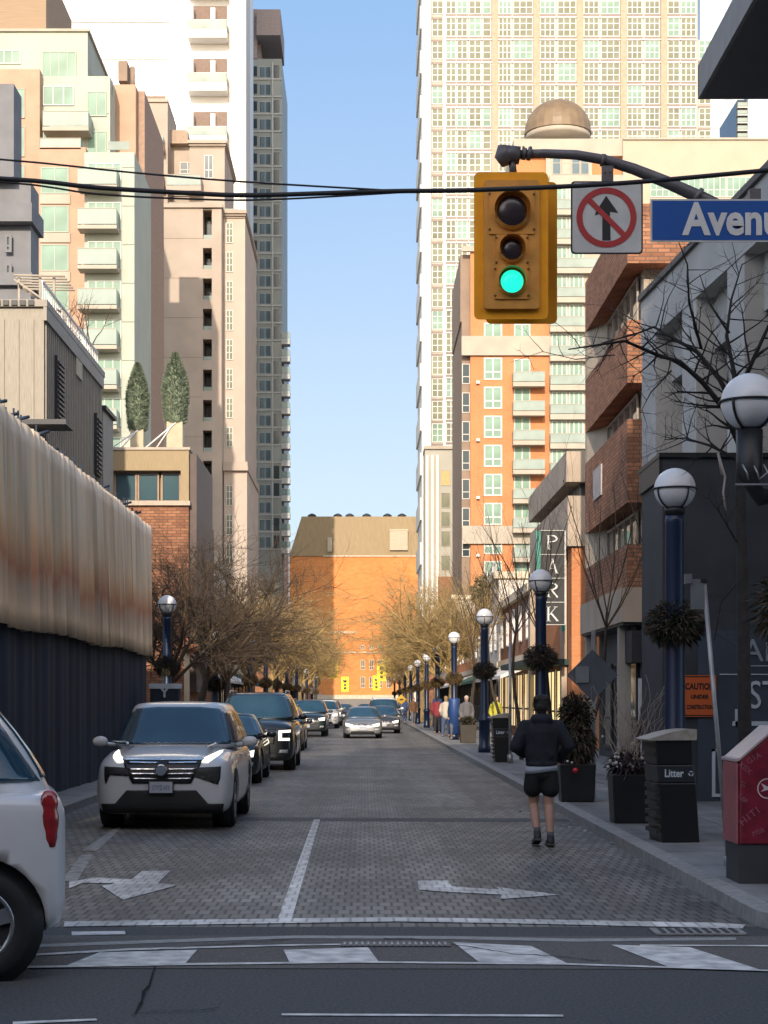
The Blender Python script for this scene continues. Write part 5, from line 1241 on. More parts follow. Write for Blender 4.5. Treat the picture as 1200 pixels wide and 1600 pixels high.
for i, (y, rz, sc, lb) in enumerate(((94, 2.5, 1.35, 'second'), (106, 4.2, 1.4, 'third'), (120, .5, 1.45, 'fourth'), (138, 3.3, 1.5, 'fifth'), (160, 5.0, 1.5, 'sixth'), (185, 1.7, 1.5, 'seventh'))):
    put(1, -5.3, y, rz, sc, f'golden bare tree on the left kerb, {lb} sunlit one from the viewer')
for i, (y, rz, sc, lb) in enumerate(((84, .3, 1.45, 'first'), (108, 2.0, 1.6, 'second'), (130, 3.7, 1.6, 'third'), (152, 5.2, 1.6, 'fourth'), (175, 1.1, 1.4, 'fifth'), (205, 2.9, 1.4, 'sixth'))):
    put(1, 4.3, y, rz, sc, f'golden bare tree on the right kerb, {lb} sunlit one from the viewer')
# slim young trees on the right, bare and upright
young = dict(lv=3, n=[7, 6, 5], segs=[6, 5, 4, 3], wob=.14, up=[.03, .10, .08, .05], ang=[.5, .5, .6], len=[.75, .5, .5], rr=[.5, .45, .5])
Y1 = tree('young_tree', 'slim dark young tree with upright bare branches beside the vertical sign lamp', 'young tree', 14, young, 3.0, .05, (bark_d, twig_d), 'slim young trees on the right', (PX(815, 46), 46, 0), 0, 1.3)
for i, (px, d, rz, sc, lb) in enumerate(((790, 60, 1, 1.35, 'slim young tree behind the thin grey post'), (870, 38, 2.2, 1.15, 'slim young tree rising in front of the orange end wall'), (905, 33, 4, 1.15, 'slim young tree in front of the brick office canopy'), (985, 29, 5.1, 1.1, 'slim young tree left of the black hoarding edge'), (735, 75, 3, 1.5, 'slim young tree in sunlight behind the far street lamp'))):
    c = copy_tree(Y1, (PX(px, d), d, 0), rz, lb); c.scale = (sc,) * 3
# near tree at the right, its limbs built from their real run
d = 17.6
t = thing('kerbside_tree', 'dark bare tree with long crooked branches reaching over the right pavement', 'tree', (PX(1163, d), d, .13))
a = MB(); b = MB(); rn = random.Random(21)
def limb(pts, r0, r1, mb, dd=0.0, dens=7, tw=.5):
    P = []
    for i, (px, py) in enumerate(pts):
        P.append(Vector(W(px, py, d)) + Vector((0, dd * i / max(1, len(pts) - 1) + rn.uniform(-.03, .03), 0)))
    n = len(P); Rr = [r0 + (r1 - r0) * i / (n - 1) for i in range(n)]; mb.path(P, Rr, 7)
    for i in range(n - 1):
        for k in range(dens if mb is b else 0):
            p = P[i].lerp(P[i + 1], rn.random()); dv = (P[i + 1] - P[i]).normalized(); s = Vector((rn.uniform(-1, 1), rn.uniform(-.8, .8), rn.uniform(-.8, 1))).normalized()
            sp = dict(lv=2, n=[3, 3, 2], segs=[4, 3, 2], wob=.22, up=[.03, .02, 0], ang=[.6, .7], len=[.55, .5], rr=[.6, .6])
            grow(b, p, dv * .6 + s, tw * rn.uniform(.5, 1.2), max(.004, Rr[i] * .45), 0, rn, sp, b)
a.path([W(1166, 1172, d)[:2] + (.1,), W(1163, 1050, d), W(1160, 900, d), W(1157, 780, d), W(1158, 700, d), W(1150, 640, d)], [.075, .07, .06, .055, .05, .045], 9)
limb([(1157, 700), (1125, 640), (1090, 606), (1050, 578), (1010, 572), (960, 555), (920, 565), (870, 577)], .035, .006, b, -1.0, 4, .45)
limb([(1150, 640), (1128, 590), (1095, 545), (1060, 520), (1030, 500), (1000, 510), (950, 520)], .03, .005, b, .5, 4, .5)
limb([(1150, 640), (1150, 580), (1140, 520), (1150, 460), (1170, 400)], .03, .006, b, .3, 4, .5)
limb([(1152, 620), (1175, 560), (1200, 500), (1230, 450)], .028, .008, b, -.4, 4, .5)
limb([(1095, 545), (1070, 480), (1062, 430), (1040, 390)], .016, .004, b, -.6, 3, .4)
limb([(1158, 720), (1120, 690), (1085, 672), (1060, 668)], .02, .004, b, .8, 5, .4)
limb([(1140, 520), (1110, 470), (1100, 420)], .016, .004, b, .2, 3, .4)
limb([(1050, 578), (1020, 610), (1005, 640)], .010, .003, b, .2, 3, .3)
limb([(960, 555), (900, 560), (850, 545), (800, 560)], .006, .002, b, .2, 2, .25)
limb([(1160, 900), (1130, 940), (1122, 1000)], .012, .004, b, .2, 3, .25)
limb([(1159, 860), (1120, 800), (1100, 780)], .012, .004, b, -.2, 3, .3)
a.build('trunk', mat('bark_near', (.030, .026, .025), .9, scale=12, var=.3, bump=.3), t); b.build('crown', MATS['bark_near'], t)
q = MB(); q.path([W(1122, 708, d), W(1133, 745, d), W(1130, 770, d), W(1134, 798, d)], .012, 6); q.path([W(1122, 708, d), W(1128, 742, d)], .012, 6)
tag(q.build('hanging_cord', mat('pale_cord', (.42, .36, .34), .7)), 'pale cord dangling from a branch beside the globe lamps', 'cord')
# green shrub in the distance, plus rooftop shrubs on the left
for (px, py, d, r, lb, m_) in ((775, 925, 95, 1.7, 'round olive green tree crown behind the young trees', [mat('olive_leaf', (.07, .08, .02), .8), fr1]),):
    t = thing('evergreen_tree', lb, 'tree', (PX(px, d), d, 0)); q = tuft_ball(33, r, 2600, .8, .08, .05, .1, 2); q.v = [(p[0] + PX(px, d), p[1] + d, p[2] + PZ(py, d)) for p in q.v]; q.build('crown', m_, t)
    q = MB(); q.tube((PX(px, d), d, 0), (PX(px, d), d, PZ(py, d)), .12, .08); q.build('trunk', bark_d, t)
t = thing('rooftop_shrub', 'bare brown shrub on the roof terrace above the metal shed', 'shrub', (-7.6, 46, PZ(540, 46))); b = MB(); rn = random.Random(9)
for k in range(11): grow(b, Vector((-8.3 + rn.random() * 1.3, 46 + rn.random(), PZ(540, 46))), Vector((rn.uniform(-.5, .5), rn.uniform(-.3, .3), 1)), rn.uniform(.6, 1.1), .02, 0, rn, dict(lv=2, n=[5, 4], segs=[4, 3, 2], wob=.2, up=[.04, .02, 0], ang=[.5, .6], len=[.6, .5], rr=[.5, .5]), b)
b.build('branches', twig_d, t)
# two tall clipped conifers on the ochre roof
def conifer(px, w, ytop, ybot, d, label, seed):
    t = thing('conifer', label, 'conifer', (PX(px, d), d, PZ(703, 60))); rn = random.Random(seed); cx = PX(px, d); z0, z1 = PZ(ybot, d), PZ(ytop, d); r = w / 2 * d / F; h = z1 - z0
    def rad(u): return r * (.80 + .22 * math.sin(min(1, u * 2.0) * math.pi / 2)) * (1 if u < .45 else max(0, 1 - ((u - .45) / .55) ** 1.7)) ** 1.0
    core = MB(); core.lathe([(max(.01, rad(i / 14) * .93), z0 + h * i / 14) for i in range(15)], (cx, d, 0), 18); 
    for i in range(6500):
        u = rn.random() ** .9; a = rn.uniform(0, 2 * math.pi); rr = rad(u) * .92; p = Vector((cx + rr * math.cos(a), d + rr * math.sin(a), z0 + h * u)); n_ = Vector((math.cos(a), math.sin(a), .5 + rn.uniform(-.3, .5))).normalized(); s = n_.orthogonal().normalized(); s.rotate(Matrix.Rotation(rn.uniform(0, 6), 3, n_)); l_ = rn.uniform(.04, .13)
        core.add([p - s * .012, p + s * .012, p + n_ * l_ + s * .006, p + n_ * l_ - s * .006], [(0, 1, 2, 3)], 0)
    core.build('crown', mat('conifer_frost', (.085, .115, .075), .85, scale=5, col2=(.26, .31, .21)), t)
    q = MB(); zc = PZ(703, 60) + .09; k = .62 * r
    q.box(cx - k, cx + k, d - k, d + k, zc, z0 + .03); q.build('pedestal', MATS['beige_panel'], t)
    q = MB(); q.tube((cx + k * .2, d - k - .02, z0), (cx - k - 1.0, d - k - .1, zc), .03); q.tube((cx - k * .3, d - k - .02, z0 - .1), (cx - k - .5, d - k - .1, zc), .025); q.build('stay_rods', white, t)
conifer(215, 33, 568, 674, 62, 'left shorter clipped conifer on the ochre roof storey', 1)
conifer(274, 40, 552, 662, 62, 'right taller clipped conifer on the ochre roof storey', 2)
# ------------------------------------------------------------------ vehicles (local frame: front at y=0 facing -Y, length along +Y)
def paint(name, col, rough=.28, metal=.0): return mat(name, col, rough, metal, var=.03, coat=.6, spec=.5)
cglass = mat('car_glass', (.02, .055, .085), .05, var=.2, scale=1.2, spec=.8, detail=1)
plastic = mat('black_plastic', (.012, .013, .014), .55); grillem = mat('grille_black', (.006, .007, .008), .35)
headon = mat('lit_headlamp', (1.0, .93, .72), .2, var=.02, emit=.9); headoff = mat('headlamp_glass', (.35, .37, .38), .1, var=.2, spec=.9)
taill = mat('tail_lamp_red', (.26, .006, .010), .15, var=.3, scale=18, spec=.9, coat=.5); platem = mat('plate_white', (.42, .45, .52), .5, var=.08, scale=20)
rimm = mat('alloy_rim', (.30, .31, .33), .3, .7, var=.1)
SECN = [(0, 0), (.45, 0), (.82, .0), (.945, .05), (.99, .2), (1, .42), (.995, .62), (.97, .80), (.925, .90), (.84, .955), (.55, 1.0), (0, 1.02)]
def loft(rings, cap=True):
    mb = MB(); n = len(rings[0]); v = [p for r in rings for p in r]; f = []
    for i in range(len(rings) - 1):
        for k in range(n): a = i * n + k; b = i * n + (k + 1) % n; f.append((a, b, b + n, a + n))
    if cap: f.append(tuple(reversed(range(n)))); f.append(tuple(range(len(v) - n, len(v))))
    mb.add(v, f, 0, True); return mb
SECV = [(0, 0), (.45, 0), (.82, .0), (.945, .05), (.985, .2), (1, .42), (1, .62), (.995, .80), (.985, .90), (.965, .965), (.6, 1.0), (0, 1.0)]
def body_rings(S, SEC=SECN):
    out_ = []
    for (y, hw, zb, zt, *sk) in S:
        h = []
        for (fx, fz) in SEC: h.append((fx * hw, y + (sk[0] * fz if sk else 0), zb + fz * (zt - zb)))
        out_.append(h + [(-x, yy, z) for (x, yy, z) in reversed(h[1:-1])])
    return out_
def cabin_rings(hw, L0, L1, zbelt, zroof, y_rf, y_rr, roofk, steps=6, e=5.0):
    rr = []
    for i in range(steps + 1):
        u = i / steps; k = 1 - (1 - roofk) * (u ** 1.25); ya = L0 + (y_rf - L0) * (u ** .92); yb = L1 + (y_rr - L1) * (u ** 1.5); z = zbelt + (zroof - zbelt) * u
        rr.append(sup(hw * k, ya, yb, z, e))
    for s, dz in ((.93, .035), (.75, .055), (.4, .07), (.08, .075)):
        rr.append(sup(hw * roofk * s, y_rf + (y_rr - y_rf) * (1 - s) * .5, y_rr - (y_rr - y_rf) * (1 - s) * .5, zroof + dz, e))
    return rr
def sup(hw, ya, yb, z, e, n=40):
    c = (ya + yb) / 2; hl = (yb - ya) / 2; P = []
    for i in range(n):
        a = 2 * math.pi * i / n; ca, sa = math.cos(a), math.sin(a)
        P.append((hw * math.copysign(abs(ca) ** (2 / e), ca), c + hl * math.copysign(abs(sa) ** (2 / e), sa), z))
    return P
def bvh_of(ob):
    me = ob.data; return BVHTree.FromPolygons([v.co for v in me.vertices], [tuple(p.vertices) for p in me.polygons])
def decal(bv, poly, axis, name, m, parent, off=.006, sgn=1, cuts=3, rim=.02, maxd=None):
    """panel following the body. axis 'f': poly (x,z) seen from the front; 'r' rear; 's': poly (y,z), sgn side"""
    bm = bmesh.new(); vs = [bm.verts.new((p[0], p[1], 0)) for p in poly]; bm.faces.new(vs)
    bmesh.ops.triangulate(bm, faces=bm.faces[:])
    for _ in range(cuts + 2): bmesh.ops.subdivide_edges(bm, edges=[e for e in bm.edges if e.calc_length() > .055], cuts=1); bmesh.ops.triangulate(bm, faces=bm.faces[:])
    bmesh.ops.triangulate(bm, faces=bm.faces[:])
    bm.normal_update()
    last = None
    for v in bm.verts:
        a, b = v.co.x, v.co.y
        if axis == 'f': o, dr = Vector((a, -3, b)), Vector((0, 1, 0))
        elif axis == 'r': o, dr = Vector((a, 12, b)), Vector((0, -1, 0))
        else: o, dr = Vector((3 * sgn, a, b)), Vector((-sgn, 0, 0))
        hit, nr, idx, dist = bv.ray_cast(o, dr)
        if hit is None: hit = last if last is not None else o + dr * 3; hit = Vector((o.x if axis != 's' else hit.x, hit.y if axis != 's' else o.y, o.z))
        last = hit.copy(); v.co = hit - dr * off
        if axis == 's': v.co.y = a
        else: v.co.x = a
        v.co.z = b
    ext = bmesh.ops.extrude_edge_only(bm, edges=[e for e in bm.edges if e.is_boundary])
    dv = {'f': Vector((0, 1, 0)), 'r': Vector((0, -1, 0)), 's': Vector((-sgn, 0, 0))}[axis]
    for v in ext['geom']:
        if isinstance(v, bmesh.types.BMVert): v.co += dv * rim
    bmesh.ops.recalc_face_normals(bm, faces=bm.faces[:])
    me = bpy.data.meshes.new(name); bm.to_mesh(me); bm.free(); me.materials.append(m)
    for p in me.polygons: p.use_smooth = len(p.vertices) == 3
    ob = bpy.data.objects.new(name, me); COL.objects.link(ob); ob.parent = parent; return ob
def wheel(parent, x, y, r, sgn, wd=.22, spokes=5, rm=None):
    q = MB(); prof = [(r * .62, -wd / 2), (r * .93, -wd / 2), (r, -wd / 2 + .03), (r, wd / 2 - .03), (r * .93, wd / 2), (r * .66, wd / 2), (r * .62, wd / 2 - .03)]
    q.lathe(prof, (0, 0, 0), 32, axis='x'); q.v = [(p[0] + x, p[1] + y, p[2] + r) for p in q.v]
    w = q.build('wheel', rubber, parent, off=(0, 0, 0))
    q = MB(); xo = x + sgn * (wd / 2 - .02); q.lathe([(r * .66, -.02), (r * .66, .02), (r * .60, .02), (r * .58, -.02)], (0, 0, 0), 28, axis='x'); q.lathe([(r * .16, -.02), (r * .14, .03)], (0, 0, 0), 14, axis='x')
    q.v = [(p[0] + xo, p[1] + y, p[2] + r) for p in q.v]
    for k in range(spokes):
        a = 2 * math.pi * k / spokes + .3; u = Vector((0, math.cos(a), math.sin(a))); v = Vector((0, -math.sin(a), math.cos(a))); c = Vector((xo, y, r)); X_ = Vector((sgn * .015, 0, 0))
        P = [c + u * r * .1 + v * r * .10, c + u * r * .1 - v * r * .10, c + u * r * .62 - v * r * .14, c + u * r * .62 + v * r * .14]
        q.add([p + X_ for p in P] + [p - X_ for p in P], [(0, 1, 2, 3), (7, 6, 5, 4), (0, 4, 5, 1), (1, 5, 6, 2), (2, 6, 7, 3), (3, 7, 4, 0)])
    q.build('rim', rm or rimm, w, off=(0, 0, 0))
    q = MB(); q.lathe([(r * .6, -.01), (r * .6, .0)], (0, 0, 0), 20, axis='x'); q.v = [(p[0] + xo - sgn * .05, p[1] + y, p[2] + r) for p in q.v]; q.build('brake_disc', darkm, w, off=(0, 0, 0))
def car(name, label, cat, group, L=4.6, hw=.92, zb=.22, zh=1.0, zn=.72, zbelt=1.06, zroof=1.66, yws=1.35, yrf=2.15, yrr=3.9, yrb=4.45, roofk=.74, wr=.35, wy=(.92, 3.6), pm=None, lights=True, face='suv', boot=None, bull=None, cut=True, win=True, hl=None, gr=None):
    t = thing(name, label, cat, (0, 0, 0), group); zt = boot or zbelt
    S = [(-.02, hw * .62, zb + .12, zn - .08, .02), (.0, hw * .78, zb + .06, zn, .04), (.07, hw * .90, zb + .02, zn + (zh - zn) * .55, .08), (.20, hw * .965, zb, zn + (zh - zn) * .85, .08), (.45, hw * .985, zb, zh, .02), (yws * .7, hw, zb, zh + (zbelt - zh) * .5), (yws, hw, zb, zbelt), (yws + .5, hw, zb, zbelt), (L * .6, hw, zb, zbelt + .01), (yrb - .25, hw * .995, zb, (zbelt + zt) / 2 + .01), (L - .35, hw * .975, zb, zt), (L - .1, hw * .93, zb + .04, zt - .06), (L, hw * .82, zb + .1, zt - .16)]
    if face == 'van': S[-3:] = [(L - .35, hw, zb, zt), (L - .12, hw * .97, zb + .03, zt), (L, hw * .90, zb + .08, zt - .06)]
    mb = loft(body_rings(S, SECV if face == 'van' else SECN)); body = mb.build('body', pm, t, off=(0, 0, 0))
    sub = body.modifiers.new('s', 'SUBSURF'); sub.levels = 1; sub.render_levels = 1; apply_mods(body)
    for p in body.data.polygons: p.use_smooth = True
    if cut:
        c = MB()
        for y in wy:
            for sx in (-1, 1): c.lathe([(wr + .07, -.16), (wr + .07, .16)], (sx * (hw - .08), y, wr), 32, axis='x', smooth=False)
        cu = c.build('cut', plastic, None, off=(0, 0, 0)); bo = body.modifiers.new('b', 'BOOLEAN'); bo.object = cu; bo.operation = 'DIFFERENCE'; bo.solver = 'EXACT'; apply_mods(body); bpy.data.objects.remove(cu)
        for y in wy:
            for sx in (-1, 1): q = MB(); q.lathe([(wr + .062, -.12), (wr + .062, .12)], (sx * (hw - .18), y, wr), 24, axis='x'); q.build('wheel_well', plastic, t, off=(0, 0, 0))
    cb = loft(cabin_rings(hw * (.98 if face == 'van' else .965), yws - .02, yrb, zbelt - (.14 if face == 'van' else .03), zroof - .05, yrf, yrr, roofk)); cab = cb.build('cabin', pm, t, off=(0, 0, 0))
    bb, bc = bvh_of(body), bvh_of(cab)
    H_ = zroof - zbelt
    def cw(u): return hw * .965 * (1 - (1 - roofk) * (u ** 1.25))
    u0, u1 = .10, .90; W0, W1 = cw(u0) * .90, cw(u1) * .86
    decal(bc, [(-W0, zbelt + .02 + 0 * H_), (W0, zbelt + .02), (W1, zbelt + H_ * u1 - .02), (W1 * .5, zbelt + H_ * (u1 + .01)), (-W1 * .5, zbelt + H_ * (u1 + .01)), (-W1, zbelt + H_ * u1 - .02)], 'f', 'windshield', cglass, t, cuts=4, off=.014)
    kr = .70 if face == 'van' else .94; decal(bc, [(-W0 * kr, zbelt + .06), (W0 * kr, zbelt + .06), (W1 * kr, zbelt + H_ * .84), (-W1 * kr, zbelt + H_ * .84)], 'r', 'rear_window', cglass, t, off=.014)
    for sg in (-1, 1):
        za, zc = zbelt + .04, zbelt + H_ * .80
        def ya(z): u = (z - zbelt) / H_; return yws + (yrf - yws) * u ** .92 + .14
        def yb(z): u = max(0, (z - zbelt) / H_); return yrb + (yrr - yrb) * u ** 1.5 - (.10 if face == 'van' else .20)
        B = [yws + (yrb - yws) * k for k in (.47, .76)]; bnds = [None] + B + [None]
        for k in range(3):
            l0 = ya(za) + .06 if bnds[k] is None else bnds[k] + .04; l1 = ya(zc) if bnds[k] is None else bnds[k] + .04
            r0 = yb(za) if bnds[k + 1] is None else bnds[k + 1] - .04; r1 = yb(zc) if bnds[k + 1] is None else bnds[k + 1] - .04
            if r1 > l1 + .1: decal(bc, [(l0, za), (r0, za), (r1, zc), (l1, zc)], 's', 'side_window', cglass, t, sgn=sg, cuts=3, off=.012)
        q = MB(); q.sphere((0, 0, 0), 1, 14, 8); q.v = [(sg * (hw + .13) + p[0] * .11, yws + .42 + p[1] * .06, zbelt + .05 + p[2] * .075) for p in q.v]; q.tube((sg * (hw * .93), yws + .5, zbelt), (sg * (hw + .08), yws + .44, zbelt + .02), .03, .03, 6)
        q.build('wing_mirror', pm, t, off=(0, 0, 0))
        for y in wy: wheel(t, sg * (hw - .13), y, wr, sg)
        decal(bb, [(L * .46, zbelt - .17), (L * .46 + .16, zbelt - .17), (L * .46 + .16, zbelt - .14), (L * .46, zbelt - .14)], 's', 'door_handle', chrome if pm is not None else chrome, t, sgn=sg, cuts=1, off=.02, rim=.03)
        if face in ('suv', 'van'):
            q = MB(); q.path([(sg * hw * roofk * .88, yrf + .15, zroof), (sg * hw * roofk * .88, yrf + .3, zroof + .055), (sg * hw * roofk * .88, yrr - .3, zroof + .055), (sg * hw * roofk * .88, yrr - .1, zroof)], .016, 6); q.build('roof_rail', chrome, t, off=(0, 0, 0))
        if face == 'van':
            q = MB()
            pr = [(.01, .80), (.040, .81), (.052, .86), (.054, .905), (.062, .95), (.062, 1.0), (.052, 1.035), (.058, 1.075), (.052, 1.12), (.03, 1.15), (.01, 1.155)]
            q.lathe(pr, (0, 0, 0), 18); q.v = [(sg * hw * .935 + a * .62, L - .135 + b * .95 + .035 * (1 - c) * 0, c) for a, b, c in q.v]
            q.build('tail_lamp', taill, t, off=(0, 0, 0)); continue
        dz_ = .07 if face == 'van' else 0; wx = .93 if face == 'van' else .86
        decal(bb, [(sg * hw * .72, zbelt - .40 + dz_), (sg * hw * wx, zbelt - .38 + dz_), (sg * hw * wx, zbelt - .12 + dz_), (sg * hw * .72, zbelt - .14 + dz_)], 'r', 'tail_lamp', taill, t, cuts=2, off=.012)
    hm = headon if lights else headoff
    if face != 'custom':
        if hl: hlp = hl
        elif face == 'sedan': hlp = [(.50, zn - .02), (.86, zn + .06), (.84, zn - .08), (.56, zn - .11)]
        else: hlp = [(.58, zn + .03), (.90, zn + .08), (.88, zn - .07), (.62, zn - .08)]
        for sg in (-1, 1):
            decal(bb, [(sg * a * hw, b) for a, b in hlp], 'f', 'headlight', hm, t, cuts=3, off=.012)
            decal(bb, [(sg * .62 * hw, zb + .20), (sg * .84 * hw, zb + .20), (sg * .84 * hw, zb + .28), (sg * .66 * hw, zb + .28)], 'f', 'fog_lamp', headoff, t, cuts=2, off=.01)
        g_ = gr or ([(-.40, zn - .02), (.40, zn - .02), (.34, zn - .22), (-.34, zn - .22)] if face == 'sedan' else [(-.52, zn + .04), (.52, zn + .04), (.46, zn - .24), (-.46, zn - .24)])
        decal(bb, [(a * hw, b) for a, b in g_], 'f', 'grille', grillem, t, off=.010)
        zt_, zc_ = max(b for a, b in g_), min(b for a, b in g_)
        n = 4 if face != 'sedan' else 3
        for k in range(n):
            z = zc_ + (zt_ - zc_) * (k + .6) / n; decal(bb, [(-.38 * hw, z), (.38 * hw, z), (.38 * hw, z + .014), (-.38 * hw, z + .014)], 'f', 'grille_bar', chrome, t, off=.022, cuts=3)
        decal(bb, [(-.62 * hw, zb + .06), (.62 * hw, zb + .06), (.56 * hw, zb + .17), (-.56 * hw, zb + .17)], 'f', 'lower_intake', plastic, t, off=.008)
        q = MB(); q.box(-.15, .15, -.05, -.035, zb + .2, zb + .35); q.build('licence_plate', platem, t, off=(0, 0, 0))
    return t, bb, bc
def at(t, x, y, rz=0): t.location = (x, y, 0); t.rotation_euler = (0, 0, rz)
silverw = paint('pearl_white', (.56, .58, .60)); blackp = paint('black_paint', (.010, .013, .016)); dgr = paint('dark_teal_paint', (.012, .02, .024)); silv = paint('silver_paint', (.20, .21, .22), .3, .4); whitep = paint('white_car_paint', (.66, .66, .64)); bronze = paint('dark_bronze_paint', (.05, .05, .055), .3, .3)
VG = 'cars driving towards the viewer'
# --- the white crossover in front
t, bb, bc = car('crossover_suv', 'white compact SUV with slim lit headlamps, nearest car in the left lane facing the viewer', 'SUV', VG, L=4.65, hw=.92, zb=.20, zh=1.00, zn=.86, zbelt=1.08, zroof=1.67, yws=1.2, yrf=1.95, yrr=3.9, yrb=4.5, roofk=.76, wr=.36, wy=(.88, 3.58), pm=silverw, face='custom')
def RZ(pts): return [((x - 487) * .00189, 1.826 - .00189 * z) for x, z in pts]
def mir(pts): return [(-a, b) for a, b in pts]
decal(bb, RZ([(207, 474), (767, 474), (745, 530), (692, 640), (283, 640), (230, 530)]), 'f', 'grille', grillem, t, off=.012, cuts=4)
for z, a, b in ((490, 240, 735), (536, 250, 725), (568, 262, 712), (603, 280, 695)):
    for s in (-1, 1):
        p = RZ([(a, z - 4), (487 - 32, z), (487 - 32, z + 8), (a + 4, z + 5)]); decal(bb, p if s > 0 else mir(p), 'f', 'grille_bar', chrome, t, off=.03, cuts=3)
p = RZ([(200, 470), (775, 470), (770, 477), (205, 477)]); decal(bb, p, 'f', 'grille_trim', chrome, t, off=.026, cuts=4)
q = MB(); ez = 1.826 - .00189 * 545
q.lathe([(.062, -.02), (.075, -.02), (.075, .0), (.062, .0)], (0, -.075, 0), 24, axis='y'); q.v = [(p[0], p[1], p[2] + ez) for p in q.v]; q.box(-.085, .085, -.09, -.072, ez - .012, ez + .012); q.lathe([(.058, -.03), (.058, -.022)], (0, -.062, ez), 20, mi=1, axis='y'); q.build('emblem', [chrome, grillem], t, off=(0, 0, 0))
for s in (-1, 1):
    f = (lambda P: P) if s < 0 else mir
    decal(bb, f(RZ([(93, 420), (125, 424), (200, 462), (216, 492), (172, 496), (112, 452)])), 'f', 'headlight', headon, t, off=.02, cuts=3)
    decal(bb, f(RZ([(80, 523), (255, 530), (272, 588), (125, 582), (98, 648), (84, 610)])), 'f', 'bumper_vent', plastic, t, off=.012, cuts=3)
    decal(bb, f(RZ([(128, 348), (140, 345), (190, 385), (225, 398), (215, 404), (160, 388)])), 'f', 'hood_crease', chrome, t, off=.003, cuts=2)
decal(bb, RZ([(60, 782), (165, 778), (245, 686), (728, 686), (810, 778), (915, 782), (905, 850), (70, 850)]), 'f', 'lower_bumper', plastic, t, off=.016, cuts=4)
q = MB(); pz0, pz1 = 1.826 - .00189 * 702, 1.826 - .00189 * 626; q.box(-.165, .165, -.075, -.055, pz0 - .012, pz1 + .012); fr_ = q.build('plate_frame', plastic, t, off=(0, 0, 0))
q = MB(); q.box(-.15, .15, -.082, -.074, pz0, pz1); pl = q.build('licence_plate', platem, t, off=(0, 0, 0))
q = text_mb('CYYZ 475', .085, .0, .001, squeeze=.62); xf(q, Matrix.Translation((0, -.085, (pz0 + pz1) / 2 - .008))); q.build('plate_lettering', mat('plate_ink', (.05, .10, .22), .5), pl, off=(0, 0, 0))
at(t, -2.66, 22.62)
# --- others
def place(x, y, **k): t, _, _ = car(**k); at(t, x, y); return t
SED = dict(L=4.65, hw=.90, zb=.17, zh=.88, zn=.64, zbelt=.94, zroof=1.42, yws=1.5, yrf=2.3, yrr=3.3, yrb=4.25, roofk=.72, wr=.33, wy=(.9, 3.65), face='sedan', boot=.98)
SUVK = dict(L=4.9, hw=.97, zb=.24, zh=1.08, zn=.84, zbelt=1.14, zroof=1.74, yws=1.4, yrf=2.05, yrr=4.3, yrb=4.8, roofk=.78, wr=.37, wy=(.95, 3.8), face='suv')
place(-3.02, 35.0, name='sedan', label='dark sedan directly behind the white compact SUV, mostly hidden by it', cat='sedan', group=VG, pm=dgr, **SED)
place(-2.72, 41.6, **{**SUVK, **dict(name='large_suv', label='big black SUV with bracket shaped daytime lamps behind the dark sedan', cat='SUV', group=VG, pm=blackp, L=5.4, hw=1.03, zh=1.22, zn=1.0, zbelt=1.25, zroof=1.90, yws=1.5, yrf=2.15, yrr=4.8, yrb=5.3, wr=.41, wy=(1.0, 4.1),
      hl=[(.62, .98), (.90, 1.0), (.90, .94), (.70, .93), (.70, .80), (.88, .80), (.88, .74), (.62, .74)], gr=[(-.56, 1.02), (.56, 1.02), (.52, .66), (-.52, .66)])})
place(-2.95, 58.2, name='station_wagon', label='black wagon with chrome side trim behind the big black SUV', cat='car', group=VG, pm=blackp, lights=False, **{**SED, **dict(zroof=1.50, yrr=4.0, yrb=4.5, face='suv')})
place(-2.75, 81.5, name='suv', label='dark SUV with large windshield, fourth behind the white compact SUV', cat='SUV', group=VG, pm=dgr, **SUVK)
place(-2.55, 106, name='suv', label='white SUV far back in the left lane queue', cat='SUV', group=VG, pm=whitep, **SUVK)
place(-2.5, 116, name='suv', label='pale silver SUV behind the white one far back in the left lane', cat='SUV', group=VG, pm=silv, **SUVK)
place(-1.75, 139, name='sedan', label='dark car with warm lit headlamps far away left of centre', cat='car', group=VG, pm=blackp, **SED)
place(.15, 150, name='sedan', label='dark blue car far away behind the silver sedan', cat='car', group=VG, pm=dgr, **SED)
place(-.10, 78.0, name='sedan', label='silver sedan with twin grille coming up the middle of the road in sunlight', cat='sedan', group=VG, pm=silv, gr=[(-.26, .68), (.26, .68), (.22, .50), (-.22, .50)], **SED)
place(.98, 90.0, name='sedan', label='dark grey sedan right behind the silver one, towards the right kerb', cat='sedan', group=VG, pm=bronze, **SED)
place(1.12, 101.0, **{**SUVK, **dict(name='pickup_truck', label='white boxy truck with wide windshield behind the grey sedan', cat='truck', group=VG, pm=whitep, zroof=1.86, zbelt=1.2, zh=1.12)})
for x, y, lb in ((-2.3, 160, 'tiny dark car at the far end of the left lane'), (.9, 172, 'tiny dark car far beyond the white truck'), (-2.6, 126, 'dark car behind the pale silver SUV far back on the left')):
    place(x, y, name='sedan', label=lb, cat='car', group=VG, pm=bronze, lights=False, **SED)
# --- white minivan crossing at the left (its front points left)
mv = dict(L=5.15, hw=.98, zb=.24, zh=1.02, zn=.80, zbelt=1.16, zroof=1.80, yws=1.1, yrf=2.2, yrr=4.62, yrb=5.08, roofk=.90, wr=.345, wy=(1.3, 4.58), face='van')
t, bb, bc = car('minivan', 'white minivan cut off by the left edge, rear quarter and red tail lamp in view', 'minivan', None, pm=paint('van_white', (.60, .61, .62), .3), lights=False, **mv)
at(t, PX(108, 10.4) - 5.17, 10.45 + .98, R(90))
t.rotation_euler = (0, 0, R(-77))
t.location = (PX(113, 10.5) - 5.24, 10.5 - .20, 0)
